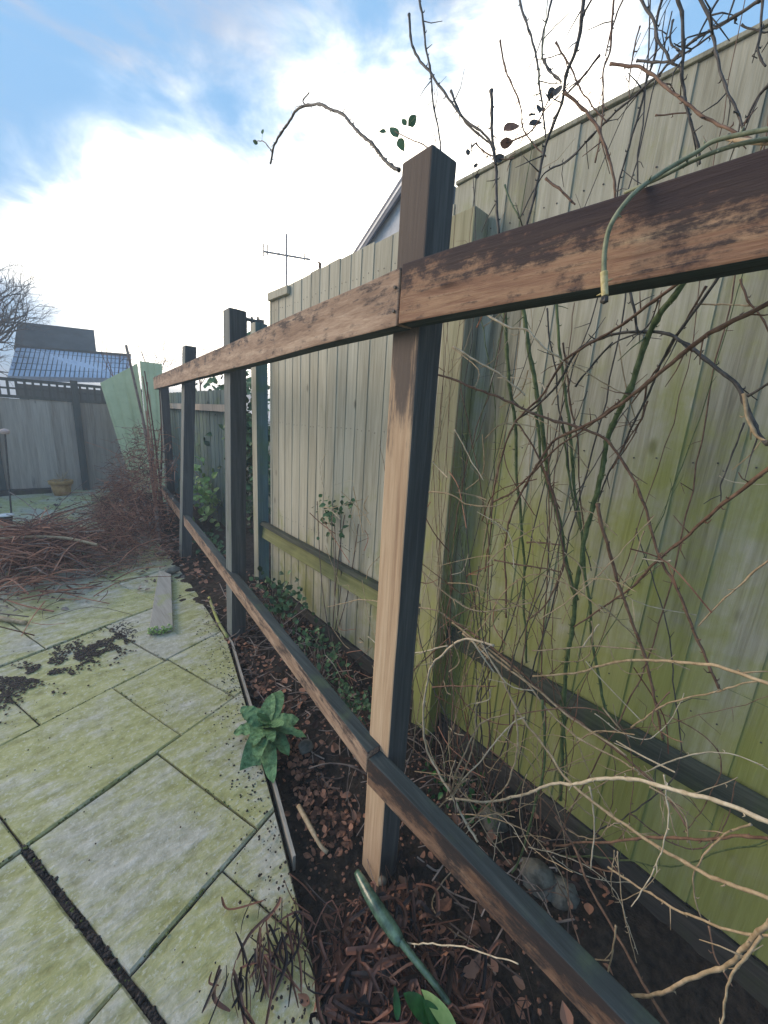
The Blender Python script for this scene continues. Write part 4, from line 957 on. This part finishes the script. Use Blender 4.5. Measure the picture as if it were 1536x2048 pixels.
# dry bramble tangle lower right
br = thing('dry_bramble', PX(905, 1250, .98), 'pale dry arching bramble stems tangled across the lower right', 'bramble')
B_ = lambda *a, **k: cane(br, *a[:4], a[4] * .8, *a[5:], **k)
dry = [
 ([(130, 870), (300, 880), (430, 870), (540, 830), (680, 800), (880, 785), (1100, 830), (1300, 890), (1560, 990)], C7, .86, .70, 4.2, 'canepale', .4, 1.3),
 ([(130, 80), (300, 190), (430, 300), (560, 420), (700, 530), (850, 640), (950, 730), (1100, 880), (1190, 1010)], C7, 1.0, .90, 4.2, 'canebrown', .6),
 ([(150, 100), (350, 250), (460, 340), (560, 470), (700, 600), (900, 720), (1000, 790)], C7, .98, .92, 3.5, 'canetan', .6),
 ([(200, 150), (330, 280), (430, 480), (540, 620), (660, 790), (800, 920), (980, 1040), (1180, 1150), (1330, 1230), (1560, 1320)], C7, .95, .72, 4.5, 'canetan', .5, 1),
 ([(260, 190), (380, 290), (530, 400), (700, 540), (920, 690)], C7, .96, .92, 4, 'canetan', .6),
 ([(340, 200), (200, 175), (110, 240), (50, 320), (25, 500), (40, 650), (90, 760), (140, 840), (200, 960), (260, 1060)], C7, .9, .80, 3.6, 'canepale', .5, 1),
 ([(430, 480), (445, 620), (420, 740), (360, 860), (200, 1000)], C7, .84, .80, 3, 'canetan', .5),
 ([(140, 850), (260, 570), (400, 500)], C7, .80, .82, 3, 'canetan', .5),
 ([(140, 850), (200, 780), (250, 600), (265, 380), (290, 250)], C7, .80, .85, 2.6, 'canetan', .5),
 ([(150, 860), (280, 700), (400, 560), (470, 520)], C7, .80, .85, 2.6, 'canepale', .5),
 ([(40, 950), (150, 850), (220, 790)], C7, .80, .80, 2.6, 'canetan', .5),
 ([(100, 700), (150, 850), (170, 1000)], C7, .8, .8, 2.4, 'canebrown', .5),
 ([(500, 330), (680, 320), (800, 285), (900, 265), (1080, 275), (1300, 300), (1560, 375)], C7, .95, .75, 4, 'canetan', .4, 1.1),
 ([(930, 560), (1080, 460), (1250, 415), (1400, 380), (1560, 375)], C7, .9, .78, 3.2, 'canetan', .4),
 ([(500, 215), (720, 205), (960, 215), (1050, 215)], C7, .95, .95, 2.6, 'canetan', .4),
 ([(720, 205), (800, 110)], C7, .95, .95, 3, 'canepale', 0),
 ([(1460, 985), (1320, 1060), (1230, 1160), (1205, 1290), (1240, 1400)], C7, .76, .80, 3.2, 'canetan', .4),
 ([(590, 1070), (800, 1060), (1050, 1045), (1300, 1045), (1560, 1050)], C7, .9, .74, 4, 'canebrown', .4, 1),
 ([(840, 1180), (1000, 1270), (1130, 1360), (1280, 1420), (1560, 1475)], C7, .85, .72, 3.6, 'canetan', .4, 1),
 ([(850, 1730), (1050, 1720), (1250, 1650), (1400, 1570), (1500, 1460), (1570, 1400)], C7, .72, .68, 5.5, 'canetan', .4, 1.2),
 ([(1500, 1465), (1400, 1600), (1350, 1690), (1325, 1900)], C7, .69, .68, 4.6, 'canetan', .4),
 ([(690, 1100), (760, 1260), (860, 1450), (960, 1620), (1110, 1880)], C7, .85, .70, 4, 'canebrown', .5, 1),
 ([(750, 820), (770, 960), (768, 1190)], C7, .84, .84, 3, 'canepale', 0),
 ([(550, 440), (545, 750), (500, 950), (450, 1130), (410, 1200)], C7, .95, .88, 4.2, 'canegreen', .5),
 ([(880, 1430), (870, 1500), (810, 1700)], C7, .75, .74, 3, 'canetan', .4),
 ([(-60, 1500), (100, 1515), (250, 1540), (440, 1610)], C7, .53, .56, 2.6, 'canepale', .4),
 ([(65, 378), (200, 376), (340, 375)], C7, .9, .92, 2.8, 'canebrown', .4),
 ([(120, 60), (150, 300), (150, 700)], C7, .92, .85, 2.2, 'canebrown', .4),
 ([(620, 440), (640, 600), (650, 820)], C7, .98, .98, 3, 'canegreen', .4),
 ([(600, 950), (720, 1150), (790, 1190), (900, 1210)], C7, .86, .85, 3, 'canebrown', .4),
 ([(1010, 810), (1100, 870), (1170, 960), (1180, 1060)], C7, .82, .82, 3, 'canetan', .4),
 ([(1270, 1430), (1300, 1560), (1380, 1700)], C7, .74, .72, 3, 'canebrown', .4),
 ([(700, 1590), (840, 1588)], C7, .74, .74, 2.4, 'canetan', 0),
 ([(130, 80), (60, 40), (-80, 20), (-260, 0), (-400, 30)], C7, .98, .9, 2.4, 'canetan', .5),
 ([(130, 200), (0, 230), (-120, 220), (-220, 160)], C7, .95, .9, 2.4, 'canepale', .5),
 ([(270, 160), (390, 230), (470, 240), (560, 330), (620, 360)], C6, .85, .87, 3.6, 'canepale', .5),
 ([(150, 310), (300, 400), (420, 490), (470, 530)], C6, .83, .85, 3.4, 'canepale', .5),
 ([(160, 680), (230, 810), (290, 900)], C6, .84, .85, 2.2, 'canepale', 0),
 ([(0, 950), (130, 960), (220, 1010), (340, 1020), (430, 960)], C6, .82, .86, 2.6, 'canetan', .5),
 ([(1110, 1250), (1050, 1250), (980, 1240)], C6, .86, .86, 2.6, 'canepale', 0),
 ([(990, 1120), (950, 1230), (900, 1340)], C6, .86, .86, 2.4, 'canetan', 0),
 ([(1560, 1230), (1400, 1380), (1240, 1536)], C6, .8, .86, 3.2, 'canetan', .4),
 ([(690, 400), (850, 480), (930, 520)], C6, .84, .86, 2, 'canetan', .4),
 ([(0, 1280), (120, 1400), (260, 1470), (500, 1440)], C6, .8, .86, 2.6, 'canetan', .4),
 ([(1330, 880), (1400, 905), (1540, 910)], C6, .95, .95, 1.6, 'canepale', 0),
]
random.seed(91)
for i in range(44):       # thin straw-coloured arcs
    u, v = random.uniform(860, 1380), random.uniform(1180, 1720); xa = random.uniform(.76, 1.05); a = random.gauss(.5, .8); l = random.uniform(90, 330); bw = random.gauss(0, 60)
    pts_ = [(u + math.cos(a) * l * f - math.sin(a) * bw * math.sin(math.pi * f), v + math.sin(a) * l * f + math.cos(a) * bw * math.sin(math.pi * f)) for f in (0, .25, .5, .75, 1)]
    dry.append((pts_, CI, xa, min(1.08, max(.74, xa + random.gauss(0, .08))), random.uniform(1.2, 2.4), random.choice(('canetan', 'canebrown', 'canetan', 'canepale')), .5))
for a in dry: B_(a[0], a[1], a[2], a[3], a[4], a[5], *(a[6:]))
# fine random twigs around the nearest post and bed: one tangle
tw = thing('twig_tangle', (.95, 1.2, 0), 'fine pale dead twigs tangled between the nearest post and the fence panels', 'twigs')
for mname, n_ in (('canetan', 60), ('twigred', 45), ('canepale', 25)):
    mb = MB()
    for _ in range(n_):
        u = random.choice((random.uniform(640, 760), random.uniform(840, 1010), random.uniform(840, 1300))); v = random.uniform(960, 1500) if u < 800 else random.uniform(650, 1700)
        x = random.uniform(.80, 1.06); p = PX(u, v, x)
        a = random.uniform(0, 6.28); l = random.uniform(.06, .24); d = Vector((random.gauss(0, .25), math.cos(a), math.sin(a)))
        c = rnd() * l * .18; pts = [p, p + d * l * .5 + c, p + d * l + rnd() * .02]
        if min(q.z for q in pts) < -.03 or max(q.x for q in pts) > 1.14 or min(q.x for q in pts) < .73: continue
        mb.tube(smooth_pts(pts, 4), random.uniform(.0009, .0019), 4)
        if random.random() < .6:
            q = pts[1]; mb.tube([q, q + rnd() * .05], .0009, 3)
    mb.build('twigs', M[mname], tw, recalc=False)['kind'] = 'stuff'
# low twig tangle lying in the bed
mb = MB()
for _ in range(420):
    y = random.uniform(.2, 2.6); x = random.uniform(.64, 1.12); z = bedz(x, y) + random.uniform(.0, .06); a = random.uniform(0, 6.28); l = random.uniform(.04, .2); p = Vector((x, y, z)); q = p + Vector((math.cos(a) * l, math.sin(a) * l, random.gauss(0, .2) * l))
    if q.x > 1.15 or q.x < .6: continue
    mb.tube(smooth_pts([p, p.lerp(q, .5) + rnd() * .02, q], 3), random.uniform(.0009, .003), 4)
tag(mb.build('bed_twigs', M['twiggrey'], recalc=False), 'dull grey-brown twigs littering the planting bed', 'twigs', kind='stuff')

# green cane bent over the upper rail with a cut end, and its companion
hc = thing('draped_cane', (.60, .2, 1.62), 'green rose cane bent over the near upper rail, hanging with a pale cut end', 'cane')
def path3(par, pts, rad, mat, name='cane'):
    P = smooth_pts(pts, 6); mb = MB(); n = len(P); mb.tube(P, [rad[0] + (rad[1] - rad[0]) * i / n for i in range(n)], 8)
    for i in range(4, n - 2, 5):
        t_2 = (P[i] - P[i - 1]).normalized(); o_ = t_2.cross(rnd()).normalized(); mb.tube([P[i] + o_ * rad[0] * .5, P[i] + o_ * (rad[0] + .005)], [.0018, .0003], 4)
    return mb.build(name, M[mat], par, smooth=True, recalc=False)
path3(hc, [PX(1580, 250, .64), PX(1438, 279, .64), PX(1393, 305, .635), PX(1335, 338, .62), PX(1297, 364, .60), PX(1260, 395, .578), PX(1223, 447, .567), PX(1210, 497, .566), PX(1208, 548, .566)], (.0026, .0031), 'canepg')
path3(hc, [PX(1208, 544, .566), PX(1209, 575, .566), PX(1210, 592, .566)], (.0046, .0042), 'caneend', 'cut_end')
mb = MB(); lump(mb, PX(1209, 599, .566), .0055, 7, 1); mb.build('dark_tip', M['canedark'], hc)
path3(hc, [PX(1580, 272, .66), PX(1480, 288, .65), PX(1397, 317, .645), PX(1314, 358, .635), PX(1250, 385, .66)], (.0026, .0024), 'canepg')
path3(hc, [PX(1580, 285, .65), PX(1500, 283, .67), PX(1450, 275, .70)], (.003, .0028), 'canetan')

# arching cane left of the post top
ac = thing('arching_cane', PX(800, 338, .80), 'thorny cane arching leftwards against the white sky beyond the nearest post', 'cane')
cane(ac, [(800, 342), (770, 320), (745, 290), (715, 262), (690, 235), (660, 218), (610, 210), (570, 250), (550, 290), (540, 326)], CI, .84, .98, 3.6, 'canedark', 1.2, .9)
cane(ac, [(610, 210), (604, 200), (618, 184)], CI, .95, .95, 2, 'canedark', 0, name='side_twig')
cane(ac, [(541, 300), (528, 286), (516, 282)], CI, .97, .97, 1.4, 'canebrown', 0, name='side_twig')
def skyleaf(par, lst, mat='ivy'):
    for (u, v, x, s, a) in lst:
        s *= 1.5
        p = PX(u, v, x); mb = MB(); d = ROT @ Vector((math.cos(a), math.sin(a), .1))
        leaf(mb, p - d * s / 2, d, ROT @ Vector((random.gauss(0, .4), random.gauss(0, .4), 1)), s, s * .62, .2, .15, 6, 0, .8); mb_ = min(CP, key=lambda q: (q - p).length); L0 = p - d * s / 2
        if mat != 'canedark' or True: mb.tube([L0, L0.lerp(mb_, .5) + Vector((0, 0, .003)), mb_], .0007, 4)
        mb.build('leaf', M[mat], par, smooth=True, recalc=False)
skyleaf(ac, [(510, 284, .97, .020, 2.7), (525, 262, .97, .018, 1.6)], 'ivy')
skyleaf(rb, [(788, 262, .85, .026, 2.2), (826, 240, .85, .024, .8), (802, 288, .85, .024, -1.2), (765, 262, .85, .014, 3.1), (808, 243, .85, .015, 2.2)], 'ivy')
cane(rb, [(862, 300), (835, 285), (800, 268), (790, 262)], CI, .85, .85, 1.6, 'canebrown', 0)
skyleaf(rb, [(1024, 252, .85, .026, .4), (1014, 286, .85, .020, .1)], 'leaf')
skyleaf(rb, [(1104, 184, .84, .018, .9), (1072, 244, .85, .020, .3), (1094, 190, .84, .018, 2), (1116, 178, .84, .018, 1.2), (1000, 315, .85, .018, .6), (948, 288, .85, .013, 1), (936, 303, .85, .012, 1.6), (952, 330, .85, .010, 1), (955, 352, .85, .010, .4), (1078, 215, .85, .014, 1.8), (1065, 228, .85, .012, .4)], 'canedark')

# ---------------------------------------------------------------- thin scattering volume added to imitate veiling lens glare
mb = MB(); mb.box((-155, -155, -1.2), (155, 155, 5.8))
m, t, b = newmat('glare_veil'); t.nodes.remove(b); vv = N(t, 'ShaderNodeVolumePrincipled', Density=.018, Anisotropy=.0); vv.inputs['Color'].default_value = (.88, .94, 1, 1)
L(t, vv.outputs[0], t.nodes['Material Output'].inputs['Volume'])
tag(mb.build('glare_veil', m), kind='stuff')
